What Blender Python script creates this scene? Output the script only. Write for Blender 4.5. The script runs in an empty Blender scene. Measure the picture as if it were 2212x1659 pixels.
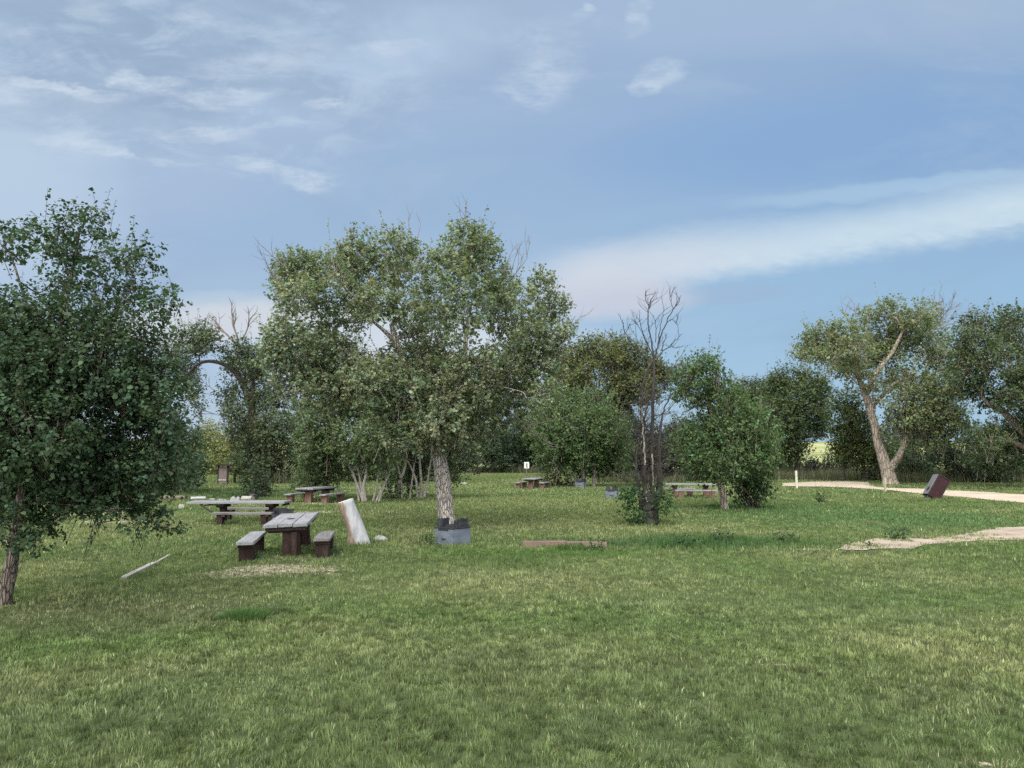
import bpy, bmesh, math, random
import numpy as np
from mathutils import Vector, Matrix

R = math.radians
scene = bpy.context.scene
COL = scene.collection
EXPO = 1.35
# ---------------------------------------------------------------- camera model
# The photograph is measured on a 2212 x 1659 grid; F is the focal length on that grid.
F = 1659.0
HORIZON = 990.0
CAM_H = 2.2
PITCH = math.atan((HORIZON - 829.5) / F)
CP, SP = math.cos(PITCH), math.sin(PITCH)


def ray(px, py):
    u = (px - 1106.0) / F
    v = (829.5 - py) / F
    return np.array([u, CP - v * SP, SP + v * CP])


def at(px, py, d):
    r = ray(px, py)
    t = d / r[1]
    return np.array([r[0] * t, d, CAM_H + r[2] * t])


def sstep(a, b, x):
    t = np.clip((x - a) / (b - a), 0, 1)
    return t * t * (3 - 2 * t)


def hash3(ix, iy, iz, seed):
    h = (ix * 374761393 + iy * 668265263 + iz * 2147483647 + seed * 974634777) & 0xFFFFFFFF
    h = ((h ^ (h >> 13)) * 1274126177) & 0xFFFFFFFF
    h = (h ^ (h >> 16)) & 0xFFFFFFFF
    return h.astype(np.float64) / 4294967295.0


def vnoise(p, scale, seed=0):
    """Smooth value noise in 0..1 at points p (N,3)."""
    q = np.asarray(p, dtype=np.float64) / scale
    i = np.floor(q).astype(np.int64)
    f = q - i
    f = f * f * (3 - 2 * f)
    out = 0
    for dx in (0, 1):
        wx = f[:, 0] if dx else 1 - f[:, 0]
        for dy in (0, 1):
            wy = f[:, 1] if dy else 1 - f[:, 1]
            for dz in (0, 1):
                wz = f[:, 2] if dz else 1 - f[:, 2]
                out = out + wx * wy * wz * hash3(i[:, 0] + dx, i[:, 1] + dy, i[:, 2] + dz, seed)
    return out


def fnoise(p, scale, seed=0, octs=3):
    a, s, tot, w = 0, scale, 0, 1.0
    for k in range(octs):
        a = a + w * vnoise(p, s, seed + k * 17)
        tot += w
        s *= 0.5
        w *= 0.55
    return a / tot


def xy0(x, y):
    x = np.atleast_1d(np.asarray(x, float))
    y = np.atleast_1d(np.asarray(y, float))
    return np.stack([x, y, np.zeros_like(x)], 1)


def terrain(x, y):
    x = np.atleast_1d(np.asarray(x, float))
    y = np.atleast_1d(np.asarray(y, float))
    p = xy0(x, y)
    fade = sstep(2, 8, y)
    z = (vnoise(p, 5.5, 3) - 0.5) * 0.12 * fade + (vnoise(p, 1.7, 5) - 0.5) * 0.035
    # shallow hollow with a grass bank at the back left
    left = 1 - sstep(-16.0, -9.0, x)
    z = z - 0.25 * left * sstep(36, 42, y) * (1 - sstep(44.5, 54, y))
    # the lawn crests and falls away beyond 110 m
    z = z - 1.0 * sstep(116, 150, y)
    return z


def tz(x, y):
    return float(terrain(x, y)[0])


def ground(px, py):
    r = ray(px, py)
    f = lambda d: CAM_H + r[2] / r[1] * d - tz(r[0] / r[1] * d, d)
    lo, hi = 2.0, None
    d = 2.0
    while d < 400:
        d2 = d * 1.02
        if f(d2) < 0:
            lo, hi = d, d2
            break
        d = d2
    if hi is None: lo = hi = 300.0
    for _ in range(25):
        md = 0.5 * (lo + hi)
        if f(md) < 0: hi = md
        else: lo = md
    x, y = r[0] / r[1] * hi, hi
    return np.array([x, y, tz(x, y)])


# ---------------------------------------------------------------- objects
def tag(o, label=None, cat=None, group=None, kind=None):
    if label: o['label'] = label
    if cat: o['category'] = cat
    if group: o['group'] = group
    if kind: o['kind'] = kind
    return o


def empty(name, loc, rz=0.0, **kw):
    o = bpy.data.objects.new(name, None)
    COL.objects.link(o)
    o.location = loc
    o.rotation_euler = (0, 0, rz)
    o.empty_display_size = 0.2
    return tag(o, **kw)


def npmesh(name, V, loops, starts, totals, mat, parent=None, smooth=False, fcol=None, link=True):
    me = bpy.data.meshes.new(name)
    V = np.asarray(V, np.float32)
    me.vertices.add(len(V))
    me.vertices.foreach_set('co', V.ravel())
    me.loops.add(len(loops))
    me.loops.foreach_set('vertex_index', np.asarray(loops, np.int32))
    me.polygons.add(len(starts))
    me.polygons.foreach_set('loop_start', np.asarray(starts, np.int32))
    me.polygons.foreach_set('loop_total', np.asarray(totals, np.int32))
    if smooth:
        me.polygons.foreach_set('use_smooth', np.ones(len(starts), bool))
    me.update(calc_edges=True)
    if fcol is not None:
        a = me.attributes.new('tint', 'FLOAT_COLOR', 'FACE')
        c = np.ones((len(starts), 4), np.float32)
        c[:, :3] = fcol
        a.data.foreach_set('color', c.ravel())
    me.materials.append(mat)
    o = bpy.data.objects.new(name, me)
    if link: COL.objects.link(o)
    if parent: o.parent = parent
    return o


def ngons(V, k, n):
    """loops/starts/totals for n faces of k consecutive vertices."""
    return np.arange(n * k), np.arange(n) * k, np.full(n, k)


class MB:
    """Collects bevelled boxes, prisms and tubes into ONE mesh."""
    def __init__(s):
        s.bm = bmesh.new()

    def box(s, size, loc=(0, 0, 0), rot=(0, 0, 0), bevel=0.008, taper=None, jitter=0.0, seed=1):
        b = bmesh.new()
        bmesh.ops.create_cube(b, size=1.0)
        for v in b.verts:
            v.co = Vector((v.co.x * size[0], v.co.y * size[1], v.co.z * size[2]))
            if taper and v.co.z > 0:
                v.co.x *= taper[0]; v.co.y *= taper[1]
        if bevel > 0:
            bmesh.ops.bevel(b, geom=b.edges[:], offset=bevel, segments=2, affect='EDGES', profile=0.6)
        if jitter:
            rr = random.Random(seed)
            for v in b.verts:
                v.co += Vector((rr.uniform(-1, 1), rr.uniform(-1, 1), rr.uniform(-1, 1))) * jitter
        M = Matrix.Translation(loc) @ (Matrix.Rotation(rot[2], 4, 'Z') @ Matrix.Rotation(rot[1], 4, 'Y') @ Matrix.Rotation(rot[0], 4, 'X'))
        b.transform(M)
        s.add(b)
        return s

    def prism(s, outline, depth, loc=(0, 0, 0), rot=(0, 0, 0), bevel=0.008):
        """outline in x,z extruded along y (centred)."""
        b = bmesh.new()
        v0 = [b.verts.new((x, -depth / 2, z)) for x, z in outline]
        f = b.faces.new(v0)
        r = bmesh.ops.extrude_face_region(b, geom=[f])
        for v in r['geom']:
            if isinstance(v, bmesh.types.BMVert): v.co.y += depth
        bmesh.ops.recalc_face_normals(b, faces=b.faces[:])
        if bevel > 0:
            bmesh.ops.bevel(b, geom=b.edges[:], offset=bevel, segments=2, affect='EDGES', profile=0.6)
        M = Matrix.Translation(loc) @ (Matrix.Rotation(rot[2], 4, 'Z') @ Matrix.Rotation(rot[1], 4, 'Y') @ Matrix.Rotation(rot[0], 4, 'X'))
        b.transform(M)
        s.add(b)
        return s

    def tube(s, pts, rad, sides=8, rough=0.0, seed=0):
        V, Fc = tube_arrays(np.asarray(pts, float), np.asarray(rad, float) if np.ndim(rad) else np.full(len(pts), rad), sides, rough, seed)
        vs = [s.bm.verts.new(v) for v in V]
        for f in Fc:
            try: s.bm.faces.new([vs[i] for i in f])
            except ValueError: pass
        n = len(pts)
        try:
            s.bm.faces.new([vs[i] for i in range(sides)][::-1])
            s.bm.faces.new([vs[(n - 1) * sides + i] for i in range(sides)])
        except ValueError: pass
        return s

    def add(s, b):
        me = bpy.data.meshes.new('tmp')
        b.to_mesh(me); b.free()
        s.bm.from_mesh(me)
        bpy.data.meshes.remove(me)

    def build(s, name, mat, parent=None, smooth=False):
        bmesh.ops.recalc_face_normals(s.bm, faces=s.bm.faces[:])
        me = bpy.data.meshes.new(name)
        s.bm.to_mesh(me); s.bm.free()
        if smooth:
            for p in me.polygons: p.use_smooth = True
        me.materials.append(mat)
        o = bpy.data.objects.new(name, me)
        COL.objects.link(o)
        if parent: o.parent = parent
        return o


def copy_tree(o, parent=None):
    c = o.copy(); COL.objects.link(c)
    if parent: c.parent = parent
    for ch in list(o.children): copy_tree(ch, c)
    return c


# ---------------------------------------------------------------- tubes and curves
def smooth_path(pts, n):
    """Catmull-Rom through pts (N,k) -> n samples."""
    P = np.asarray(pts, float)
    if len(P) < 2: return np.repeat(P, n, 0)
    E = np.vstack([2 * P[0] - P[1], P, 2 * P[-1] - P[-2]])
    seg = len(P) - 1
    t = np.linspace(0, seg, n)
    i = np.clip(t.astype(int), 0, seg - 1)
    f = (t - i)[:, None]
    a, b, c, d = E[i], E[i + 1], E[i + 2], E[i + 3]
    return 0.5 * (2 * b + (c - a) * f + (2 * a - 5 * b + 4 * c - d) * f ** 2 + (3 * b - a - 3 * c + d) * f ** 3)


def tube_arrays(P, rad, sides, rough=0.0, seed=0):
    n = len(P)
    T = np.gradient(P, axis=0)
    T /= np.linalg.norm(T, axis=1)[:, None] + 1e-9
    ref = np.array([0.31, 0.95, 0.05]) if abs(T[0][1]) < 0.8 else np.array([1.0, 0.1, 0.2])
    A = np.cross(T, ref); A /= np.linalg.norm(A, axis=1)[:, None] + 1e-9
    B = np.cross(T, A)
    th = np.linspace(0, 2 * np.pi, sides, endpoint=False)
    rr = np.asarray(rad)[:, None] * np.ones((1, sides))
    V = P[:, None, :] + rr[..., None] * (np.cos(th)[None, :, None] * A[:, None, :] + np.sin(th)[None, :, None] * B[:, None, :])
    V = V.reshape(-1, 3)
    if rough:
        nz = fnoise(V * np.array([1, 1, 0.35]), max(float(np.max(rad)) * 0.55, 0.01), seed, 3) - 0.5
        out = V - np.repeat(P, sides, 0)
        V = V + out * (nz[:, None] * rough * 2)
    i = np.arange(n - 1)[:, None] * sides
    j = np.arange(sides)[None, :]
    k = (j + 1) % sides
    Fc = np.stack([i + j, i + k, i + sides + k, i + sides + j], -1).reshape(-1, 4)
    return V, Fc


class Wood:
    """Many tubes -> one mesh."""
    def __init__(s):
        s.V, s.F, s.n = [], [], 0

    def tube(s, P, rad, sides=6, rough=0.0, seed=0):
        V, Fc = tube_arrays(np.asarray(P, float), np.asarray(rad, float), sides, rough, seed)
        s.V.append(V); s.F.append(Fc + s.n); s.n += len(V)

    def build(s, name, mat, parent, origin=(0, 0, 0)):
        V = np.vstack(s.V) - np.asarray(origin)
        Fc = np.vstack(s.F)
        l = Fc.ravel()
        return npmesh(name, V, l, np.arange(len(Fc)) * 4, np.full(len(Fc), 4), mat, parent, smooth=True)


def bare_branch(W, rng, p, d, length, rad, depth, spread=0.5, kids=3, sides=4, up=0.35):
    """Recursive leafless branch."""
    n = 6
    pts = [p]
    q = np.array(p, float); dd = np.array(d, float) / np.linalg.norm(d)
    for i in range(n - 1):
        dd = dd + rng.normal(0, 0.11, 3) + np.array([0, 0, up * 0.10])
        dd /= np.linalg.norm(dd)
        q = q + dd * length / (n - 1)
        pts.append(q.copy())
    pts = np.array(pts)
    W.tube(pts, np.linspace(rad, rad * (0.45 if depth else 0.25), n), sides)
    if depth <= 0: return
    for k in range(kids):
        i = rng.integers(2, n)
        ax = rng.normal(0, 1, 3)
        t = pts[min(i, n - 1)] - pts[i - 1]; t /= np.linalg.norm(t)
        ax -= t * ax.dot(t); ax /= np.linalg.norm(ax) + 1e-9
        nd = t * (1 - spread * 0.4) + ax * spread * rng.uniform(0.6, 1.3) + np.array([0, 0, up * 0.5])
        bare_branch(W, rng, pts[i], nd, length * rng.uniform(0.45, 0.75), rad * 0.55, depth - 1, spread, kids, max(3, sides - 1), up)
# ---------------------------------------------------------------- materials
def nmat(name):
    m = bpy.data.materials.new(name)
    m.use_nodes = True
    nt = m.node_tree
    for n in list(nt.nodes): nt.nodes.remove(n)
    return m, nt


def N(nt, t, **kw):
    n = nt.nodes.new(t)
    for k, v in kw.items():
        if k in ('operation', 'blend_type', 'data_type', 'noise_dimensions', 'attribute_name', 'wave_type', 'bands_direction', 'sky_type', 'sun_disc', 'sun_elevation', 'sun_rotation', 'air_density', 'dust_density', 'ozone_density', 'interpolation_type', 'feature', 'invert', 'use_clamp'):
            setattr(n, k, v)
        else:
            n.inputs[k].default_value = v
    return n


def ramp(nt, fac, stops):
    r = nt.nodes.new('ShaderNodeValToRGB')
    e = r.color_ramp.elements
    e[0].position, e[0].color = stops[0][0], (*stops[0][1], 1)
    e[1].position, e[1].color = stops[1][0], (*stops[1][1], 1)
    for p, c in stops[2:]:
        x = e.new(p); x.color = (*c, 1)
    nt.links.new(fac, r.inputs[0])
    return r.outputs[0]


def mixc(nt, fac, a, b, mode='MIX'):
    m = nt.nodes.new('ShaderNodeMix')
    m.data_type = 'RGBA'; m.blend_type = mode
    for idx, v in ((0, fac), (6, a), (7, b)):
        if hasattr(v, 'is_linked') or hasattr(v, 'links'):
            nt.links.new(v, m.inputs[idx])
        else:
            m.inputs[idx].default_value = v if idx == 0 else (*v, 1)
    return m.outputs[2]


def out_surface(nt, sh):
    o = nt.nodes.new('ShaderNodeOutputMaterial')
    nt.links.new(sh, o.inputs[0])


def leaf_material(name, rough=0.55, transl=0.34, spec=0.22):
    m, nt = nmat(name)
    a = N(nt, 'ShaderNodeAttribute', attribute_name='tint')
    p = N(nt, 'ShaderNodeBsdfPrincipled', Roughness=rough)
    p.inputs['Specular IOR Level'].default_value = spec
    nt.links.new(a.outputs[0], p.inputs['Base Color'])
    t = N(nt, 'ShaderNodeBsdfTranslucent')
    warm = mixc(nt, 1.0, a.outputs[0], (1.15, 1.2, 0.6), 'MULTIPLY')
    nt.links.new(warm, t.inputs[0])
    mx = N(nt, 'ShaderNodeMixShader', Fac=transl)
    nt.links.new(p.outputs[0], mx.inputs[1]); nt.links.new(t.outputs[0], mx.inputs[2])
    out_surface(nt, mx.outputs[0])
    return m


def rough_material(name, stops, scale=(6, 6, 6), bump=0.3, rough=0.85, detail=6.0, dist=0.02, spec=0.25, fine=0.35, fine_scale=60.0):
    """Noise-ramped, bumped material in object space."""
    m, nt = nmat(name)
    tc = N(nt, 'ShaderNodeTexCoord')
    mp = N(nt, 'ShaderNodeMapping'); mp.inputs['Scale'].default_value = scale
    nt.links.new(tc.outputs['Object'], mp.inputs[0])
    n1 = N(nt, 'ShaderNodeTexNoise', Scale=1.0, Detail=detail, Roughness=0.65)
    nt.links.new(mp.outputs[0], n1.inputs['Vector'])
    c = ramp(nt, n1.outputs['Fac'], stops)
    n2 = N(nt, 'ShaderNodeTexNoise', Scale=fine_scale, Detail=3.0)
    nt.links.new(tc.outputs['Object'], n2.inputs['Vector'])
    g = ramp(nt, n2.outputs['Fac'], [(0.3, (1 - fine,) * 3), (0.7, (1 + fine * 0.6,) * 3)])
    c2 = mixc(nt, 1.0, c, g, 'MULTIPLY')
    p = N(nt, 'ShaderNodeBsdfPrincipled', Roughness=rough)
    p.inputs['Specular IOR Level'].default_value = spec
    nt.links.new(c2, p.inputs['Base Color'])
    b = N(nt, 'ShaderNodeBump', Strength=bump, Distance=dist)
    nt.links.new(n1.outputs['Fac'], b.inputs['Height'])
    nt.links.new(b.outputs[0], p.inputs['Normal'])
    out_surface(nt, p.outputs[0])
    return m


def bark_material(name, dark, mid, light, sc=9.0, stretch=0.22, bump=0.9):
    m, nt = nmat(name)
    tc = N(nt, 'ShaderNodeTexCoord')
    mp = N(nt, 'ShaderNodeMapping'); mp.inputs['Scale'].default_value = (sc, sc, sc * stretch)
    nt.links.new(tc.outputs['Object'], mp.inputs[0])
    n0 = N(nt, 'ShaderNodeTexNoise', Scale=0.7, Detail=2.0)
    nt.links.new(mp.outputs[0], n0.inputs['Vector'])
    wp = mixc(nt, 0.35, mp.outputs[0], n0.outputs['Color'], 'ADD')
    v = N(nt, 'ShaderNodeTexVoronoi', Scale=1.6, feature='DISTANCE_TO_EDGE')
    nt.links.new(wp, v.inputs['Vector'])
    n1 = N(nt, 'ShaderNodeTexNoise', Scale=2.2, Detail=8.0, Roughness=0.7)
    nt.links.new(mp.outputs[0], n1.inputs['Vector'])
    fis = ramp(nt, v.outputs['Distance'], [(0.0, (0.0,) * 3), (0.16, (1.0,) * 3)])
    base = ramp(nt, n1.outputs['Fac'], [(0.3, mid), (0.7, light)])
    c = mixc(nt, fis, dark, base)
    p = N(nt, 'ShaderNodeBsdfPrincipled', Roughness=0.9)
    p.inputs['Specular IOR Level'].default_value = 0.15
    nt.links.new(c, p.inputs['Base Color'])
    h = N(nt, 'ShaderNodeMath', operation='ADD')
    nt.links.new(fis, h.inputs[0]); nt.links.new(n1.outputs['Fac'], h.inputs[1])
    b = N(nt, 'ShaderNodeBump', Strength=bump, Distance=0.04)
    nt.links.new(h.outputs[0], b.inputs['Height'])
    nt.links.new(b.outputs[0], p.inputs['Normal'])
    out_surface(nt, p.outputs[0])
    return m


M_LEAF = leaf_material('leaf')
M_LEAF_MATT = leaf_material('leaf_matt', 0.6, 0.35, 0.3)
M_GRASS = leaf_material('grass_blade', 0.65, 0.3, 0.2)
M_BARK = bark_material('cottonwood_bark', (0.15, 0.125, 0.105), (0.37, 0.325, 0.28), (0.56, 0.51, 0.45), 12.0)
M_BARK_TAN = bark_material('tan_bark', (0.14, 0.105, 0.08), (0.29, 0.24, 0.19), (0.41, 0.355, 0.29), 4.0)
M_BARK_DARK = bark_material('dark_bark', (0.03, 0.025, 0.02), (0.085, 0.07, 0.06), (0.16, 0.135, 0.115), 14.0)
M_BARK_MID = bark_material('grey_brown_bark', (0.055, 0.043, 0.035), (0.15, 0.122, 0.10), (0.25, 0.21, 0.175), 14.0)
M_BARK_PALE = rough_material('pale_bark', [(0.3, (0.16, 0.14, 0.115)), (0.55, (0.31, 0.28, 0.235)), (0.75, (0.43, 0.395, 0.34))], (7, 7, 2.5), 0.4)
M_DEADWOOD = rough_material('dead_wood', [(0.3, (0.026, 0.022, 0.021)), (0.6, (0.058, 0.050, 0.046)), (0.8, (0.12, 0.105, 0.092))], (9, 9, 3), 0.5)
M_TWIG = rough_material('bare_twig', [(0.3, (0.12, 0.095, 0.08)), (0.7, (0.23, 0.19, 0.16))], (9, 9, 4), 0.2)
M_TOP = rough_material('weathered_plank', [(0.25, (0.15, 0.147, 0.152)), (0.5, (0.235, 0.232, 0.24)), (0.75, (0.32, 0.316, 0.316))], (9, 1.1, 9), 0.5, 0.92, spec=.12)
M_TOP_DARK = rough_material('worn_dark_plank', [(0.3, (0.10, 0.09, 0.09)), (0.6, (0.20, 0.185, 0.18)), (0.8, (0.30, 0.285, 0.275))], (10, 1.2, 10), 0.35, 0.8)
M_BEAM = rough_material('dark_stained_timber', [(0.3, (0.012, 0.009, 0.008)), (0.7, (0.045, 0.03, 0.026))], (8, 8, 8), 0.4, 0.85)
M_LEG = rough_material('red_brown_post', [(0.25, (0.012, 0.007, 0.006)), (0.55, (0.032, 0.018, 0.015)), (0.8, (0.085, 0.052, 0.041))], (5, 5, 1.6), 0.45, 0.85)
M_LEG_RED = rough_material('faded_red_post', [(0.25, (0.085, 0.045, 0.034)), (0.55, (0.155, 0.088, 0.068)), (0.8, (0.24, 0.16, 0.125))], (4, 4, 2), 0.4, 0.85)
M_STEEL = rough_material('blue_grey_steel', [(0.25, (0.075, 0.088, 0.105)), (0.55, (0.135, 0.155, 0.185)), (0.8, (0.20, 0.215, 0.235))], (3, 3, 5), 0.1, 0.55, spec=0.4)
M_SOOT = rough_material('sooty_steel', [(0.3, (0.008, 0.008, 0.010)), (0.6, (0.03, 0.032, 0.037)), (0.85, (0.09, 0.09, 0.095))], (8, 8, 8), 0.25, 0.6, spec=0.4)
M_MAROON = rough_material('maroon_panel', [(0.25, (0.018, 0.007, 0.008)), (0.6, (0.040, 0.012, 0.014)), (0.85, (0.065, 0.026, 0.026))], (5, 5, 5), 0.2, 0.8)
M_GREYBOARD = rough_material('grey_board', [(0.25, (0.095, 0.09, 0.094)), (0.6, (0.16, 0.153, 0.157)), (0.85, (0.22, 0.213, 0.21))], (9, 9, 2), 0.3, 0.8)
M_DARKBOARD = rough_material('dark_frame', [(0.3, (0.016, 0.010, 0.009)), (0.7, (0.05, 0.032, 0.028))], (6, 6, 6), 0.3, 0.85)
M_PINKBOARD = rough_material('faded_notice_board', [(0.3, (0.12, 0.09, 0.086)), (0.7, (0.18, 0.14, 0.135))], (6, 6, 6), 0.2, 0.8)
M_STUMP = None
M_CREAM = rough_material('cream_painted_post', [(0.3, (0.50, 0.46, 0.34)), (0.7, (0.66, 0.62, 0.48))], (8, 8, 3), 0.2, 0.8)
M_OLDPOST = rough_material('old_dry_post', [(0.3, (0.30, 0.26, 0.17)), (0.7, (0.46, 0.41, 0.30))], (8, 8, 3), 0.3, 0.9)
M_SIGN = rough_material('white_sign', [(0.3, (0.68, 0.68, 0.58)), (0.7, (0.80, 0.80, 0.70))], (3, 3, 3), 0.05, 0.5)
M_STONE = rough_material('pale_stone', [(0.3, (0.17, 0.17, 0.16)), (0.6, (0.29, 0.29, 0.28)), (0.8, (0.42, 0.42, 0.40))], (7, 7, 7), 0.5, 0.9)
M_TIMBER_RED = rough_material('red_edging_timber', [(0.3, (0.13, 0.085, 0.068)), (0.6, (0.20, 0.138, 0.112)), (0.8, (0.27, 0.20, 0.165))], (2, 9, 9), 0.4, 0.9)
M_TIMBER_GREY = rough_material('bleached_timber', [(0.3, (0.20, 0.175, 0.15)), (0.55, (0.33, 0.30, 0.265)), (0.8, (0.44, 0.415, 0.38))], (2, 9, 9), 0.5, 0.9)
M_TIMBER_WHITE = rough_material('white_log', [(0.3, (0.28, 0.275, 0.265)), (0.7, (0.44, 0.43, 0.42))], (2, 9, 9), 0.3, 0.8)
M_TIMBER_DARK = rough_material('rotten_log', [(0.3, (0.07, 0.055, 0.04)), (0.6, (0.17, 0.14, 0.10)), (0.8, (0.27, 0.23, 0.17))], (2, 9, 9), 0.6, 0.9)


def stump_material():
    m, nt = nmat('barkless_stump')
    tc = N(nt, 'ShaderNodeTexCoord')
    mp = N(nt, 'ShaderNodeMapping'); mp.inputs['Scale'].default_value = (7, 7, 1.6)
    nt.links.new(tc.outputs['Object'], mp.inputs[0])
    n1 = N(nt, 'ShaderNodeTexNoise', Scale=1.0, Detail=7.0, Roughness=0.65)
    nt.links.new(mp.outputs[0], n1.inputs['Vector'])
    grey = ramp(nt, n1.outputs['Fac'], [(0.3, (0.20, 0.198, 0.20)), (0.5, (0.315, 0.312, 0.312)), (0.75, (0.42, 0.415, 0.41))])
    tan = ramp(nt, n1.outputs['Fac'], [(0.33, (0.09, 0.058, 0.04)), (0.5, (0.225, 0.165, 0.12)), (0.7, (0.34, 0.275, 0.21))])
    # bare tan wood where the bark stripped off, down the left side
    sep = N(nt, 'ShaderNodeSeparateXYZ'); nt.links.new(tc.outputs['Object'], sep.inputs[0])
    n2 = N(nt, 'ShaderNodeTexNoise', Scale=5.0, Detail=4.0); nt.links.new(tc.outputs['Object'], n2.inputs['Vector'])
    w = N(nt, 'ShaderNodeMath', operation='MULTIPLY_ADD'); nt.links.new(n2.outputs['Fac'], w.inputs[0]); w.inputs[1].default_value = 0.22
    nt.links.new(sep.outputs[0], w.inputs[2])
    w2 = N(nt, 'ShaderNodeMath', operation='MULTIPLY_ADD'); nt.links.new(sep.outputs[2], w2.inputs[0]); w2.inputs[1].default_value = 0.31
    nt.links.new(w.outputs[0], w2.inputs[2])
    msk = N(nt, 'ShaderNodeMapRange'); nt.links.new(w2.outputs[0], msk.inputs[0])
    msk.inputs[1].default_value = 0.025; msk.inputs[2].default_value = 0.065; msk.inputs[3].default_value = 1.0; msk.inputs[4].default_value = 0.0
    c = mixc(nt, msk.outputs[0], grey, tan)
    p = N(nt, 'ShaderNodeBsdfPrincipled', Roughness=0.85)
    p.inputs['Specular IOR Level'].default_value = 0.2
    nt.links.new(c, p.inputs['Base Color'])
    b = N(nt, 'ShaderNodeBump', Strength=0.4, Distance=0.02)
    nt.links.new(n1.outputs['Fac'], b.inputs['Height']); nt.links.new(b.outputs[0], p.inputs['Normal'])
    out_surface(nt, p.outputs[0])
    return m


M_STUMP = stump_material()

SOIL = [(0.25, (0.29, 0.225, 0.165)), (0.5, (0.43, 0.35, 0.27)), (0.75, (0.52, 0.435, 0.345))]


def soil_material(name, stops, sc=1.2):
    m, nt = nmat(name)
    tc = N(nt, 'ShaderNodeTexCoord')
    n1 = N(nt, 'ShaderNodeTexNoise', Scale=sc, Detail=8.0, Roughness=0.65)
    nt.links.new(tc.outputs['Object'], n1.inputs['Vector'])
    c = ramp(nt, n1.outputs['Fac'], stops)
    n2 = N(nt, 'ShaderNodeTexNoise', Scale=18.0, Detail=6.0, Roughness=0.75)
    nt.links.new(tc.outputs['Object'], n2.inputs['Vector'])
    g = ramp(nt, n2.outputs['Fac'], [(0.3, (0.72, 0.70, 0.68)), (0.65, (1.1, 1.1, 1.1))])
    c2 = mixc(nt, 1.0, c, g, 'MULTIPLY')
    p = N(nt, 'ShaderNodeBsdfPrincipled', Roughness=0.95)
    p.inputs['Specular IOR Level'].default_value = 0.1
    nt.links.new(c2, p.inputs['Base Color'])
    b = N(nt, 'ShaderNodeBump', Strength=0.6, Distance=0.04)
    nt.links.new(n2.outputs['Fac'], b.inputs['Height']); nt.links.new(b.outputs[0], p.inputs['Normal'])
    out_surface(nt, p.outputs[0])
    return m


M_ROAD = soil_material('sandy_road', SOIL, 0.5)
M_PATH = soil_material('sandy_path', [(0.25, (0.20, 0.155, 0.115)), (0.5, (0.335, 0.27, 0.21)), (0.75, (0.45, 0.375, 0.30))], 1.6)


def ground_material():
    m, nt = nmat('lawn_soil')
    tc = N(nt, 'ShaderNodeTexCoord')
    mp = N(nt, 'ShaderNodeMapping'); mp.inputs['Scale'].default_value = (0.12, 0.5, 1)
    nt.links.new(tc.outputs['Object'], mp.inputs[0])
    big = N(nt, 'ShaderNodeTexNoise', Scale=1.0, Detail=5.0, Roughness=0.6); nt.links.new(mp.outputs[0], big.inputs['Vector'])
    fine = N(nt, 'ShaderNodeTexNoise', Scale=9.0, Detail=8.0, Roughness=0.75); nt.links.new(tc.outputs['Object'], fine.inputs['Vector'])
    c1 = ramp(nt, big.outputs['Fac'], [(0.3, (0.040, 0.055, 0.022)), (0.5, (0.062, 0.080, 0.031)), (0.7, (0.090, 0.106, 0.044))])  # thatch colour, darkened further to stand for shade between tufts
    g = ramp(nt, fine.outputs['Fac'], [(0.3, (0.55, 0.55, 0.5)), (0.7, (1.2, 1.2, 1.2))])
    grass = mixc(nt, 1.0, c1, g, 'MULTIPLY')
    soil = ramp(nt, fine.outputs['Fac'], [(0.3, (0.20, 0.155, 0.105)), (0.5, (0.36, 0.29, 0.21)), (0.7, (0.48, 0.41, 0.32))])
    a = N(nt, 'ShaderNodeAttribute', attribute_name='bare')
    sb = N(nt, 'ShaderNodeMath', operation='SUBTRACT'); nt.links.new(fine.outputs['Fac'], sb.inputs[0]); sb.inputs[1].default_value = 0.5
    ad = N(nt, 'ShaderNodeMath', operation='MULTIPLY_ADD'); nt.links.new(sb.outputs[0], ad.inputs[0]); ad.inputs[1].default_value = 1.6
    nt.links.new(a.outputs['Fac'], ad.inputs[2])
    mk = N(nt, 'ShaderNodeMapRange', interpolation_type='SMOOTHSTEP'); nt.links.new(ad.outputs[0], mk.inputs[0])
    mk.inputs[1].default_value = 0.40; mk.inputs[2].default_value = 0.62
    c = mixc(nt, mk.outputs[0], grass, soil)
    p = N(nt, 'ShaderNodeBsdfPrincipled', Roughness=0.95)
    p.inputs['Specular IOR Level'].default_value = 0.1
    nt.links.new(c, p.inputs['Base Color'])
    b = N(nt, 'ShaderNodeBump', Strength=0.5, Distance=0.05)
    nt.links.new(fine.outputs['Fac'], b.inputs['Height']); nt.links.new(b.outputs[0], p.inputs['Normal'])
    out_surface(nt, p.outputs[0])
    return m


M_GROUND = ground_material()
M_HILL = rough_material('dry_prairie', [(0.35, (0.15, 0.17, 0.07)), (0.5, (0.27, 0.28, 0.12)), (0.65, (0.38, 0.36, 0.19))], (0.012, 0.03, 0.03), 0.2, 0.95, 5.0, 0.5, 0.05, 0.2, 0.8)
# ---------------------------------------------------------------- sky
K = 1.0 / (2 ** EXPO)
SUN_EL, SUN_AZ = R(48), R(205)          # behind the camera, to its left


def srgb(r, g, b):
    f = lambda c: (c / 255 / 12.92) if c <= 10 else ((c / 255 + 0.055) / 1.055) ** 2.4
    return (f(r), f(g), f(b))


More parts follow.
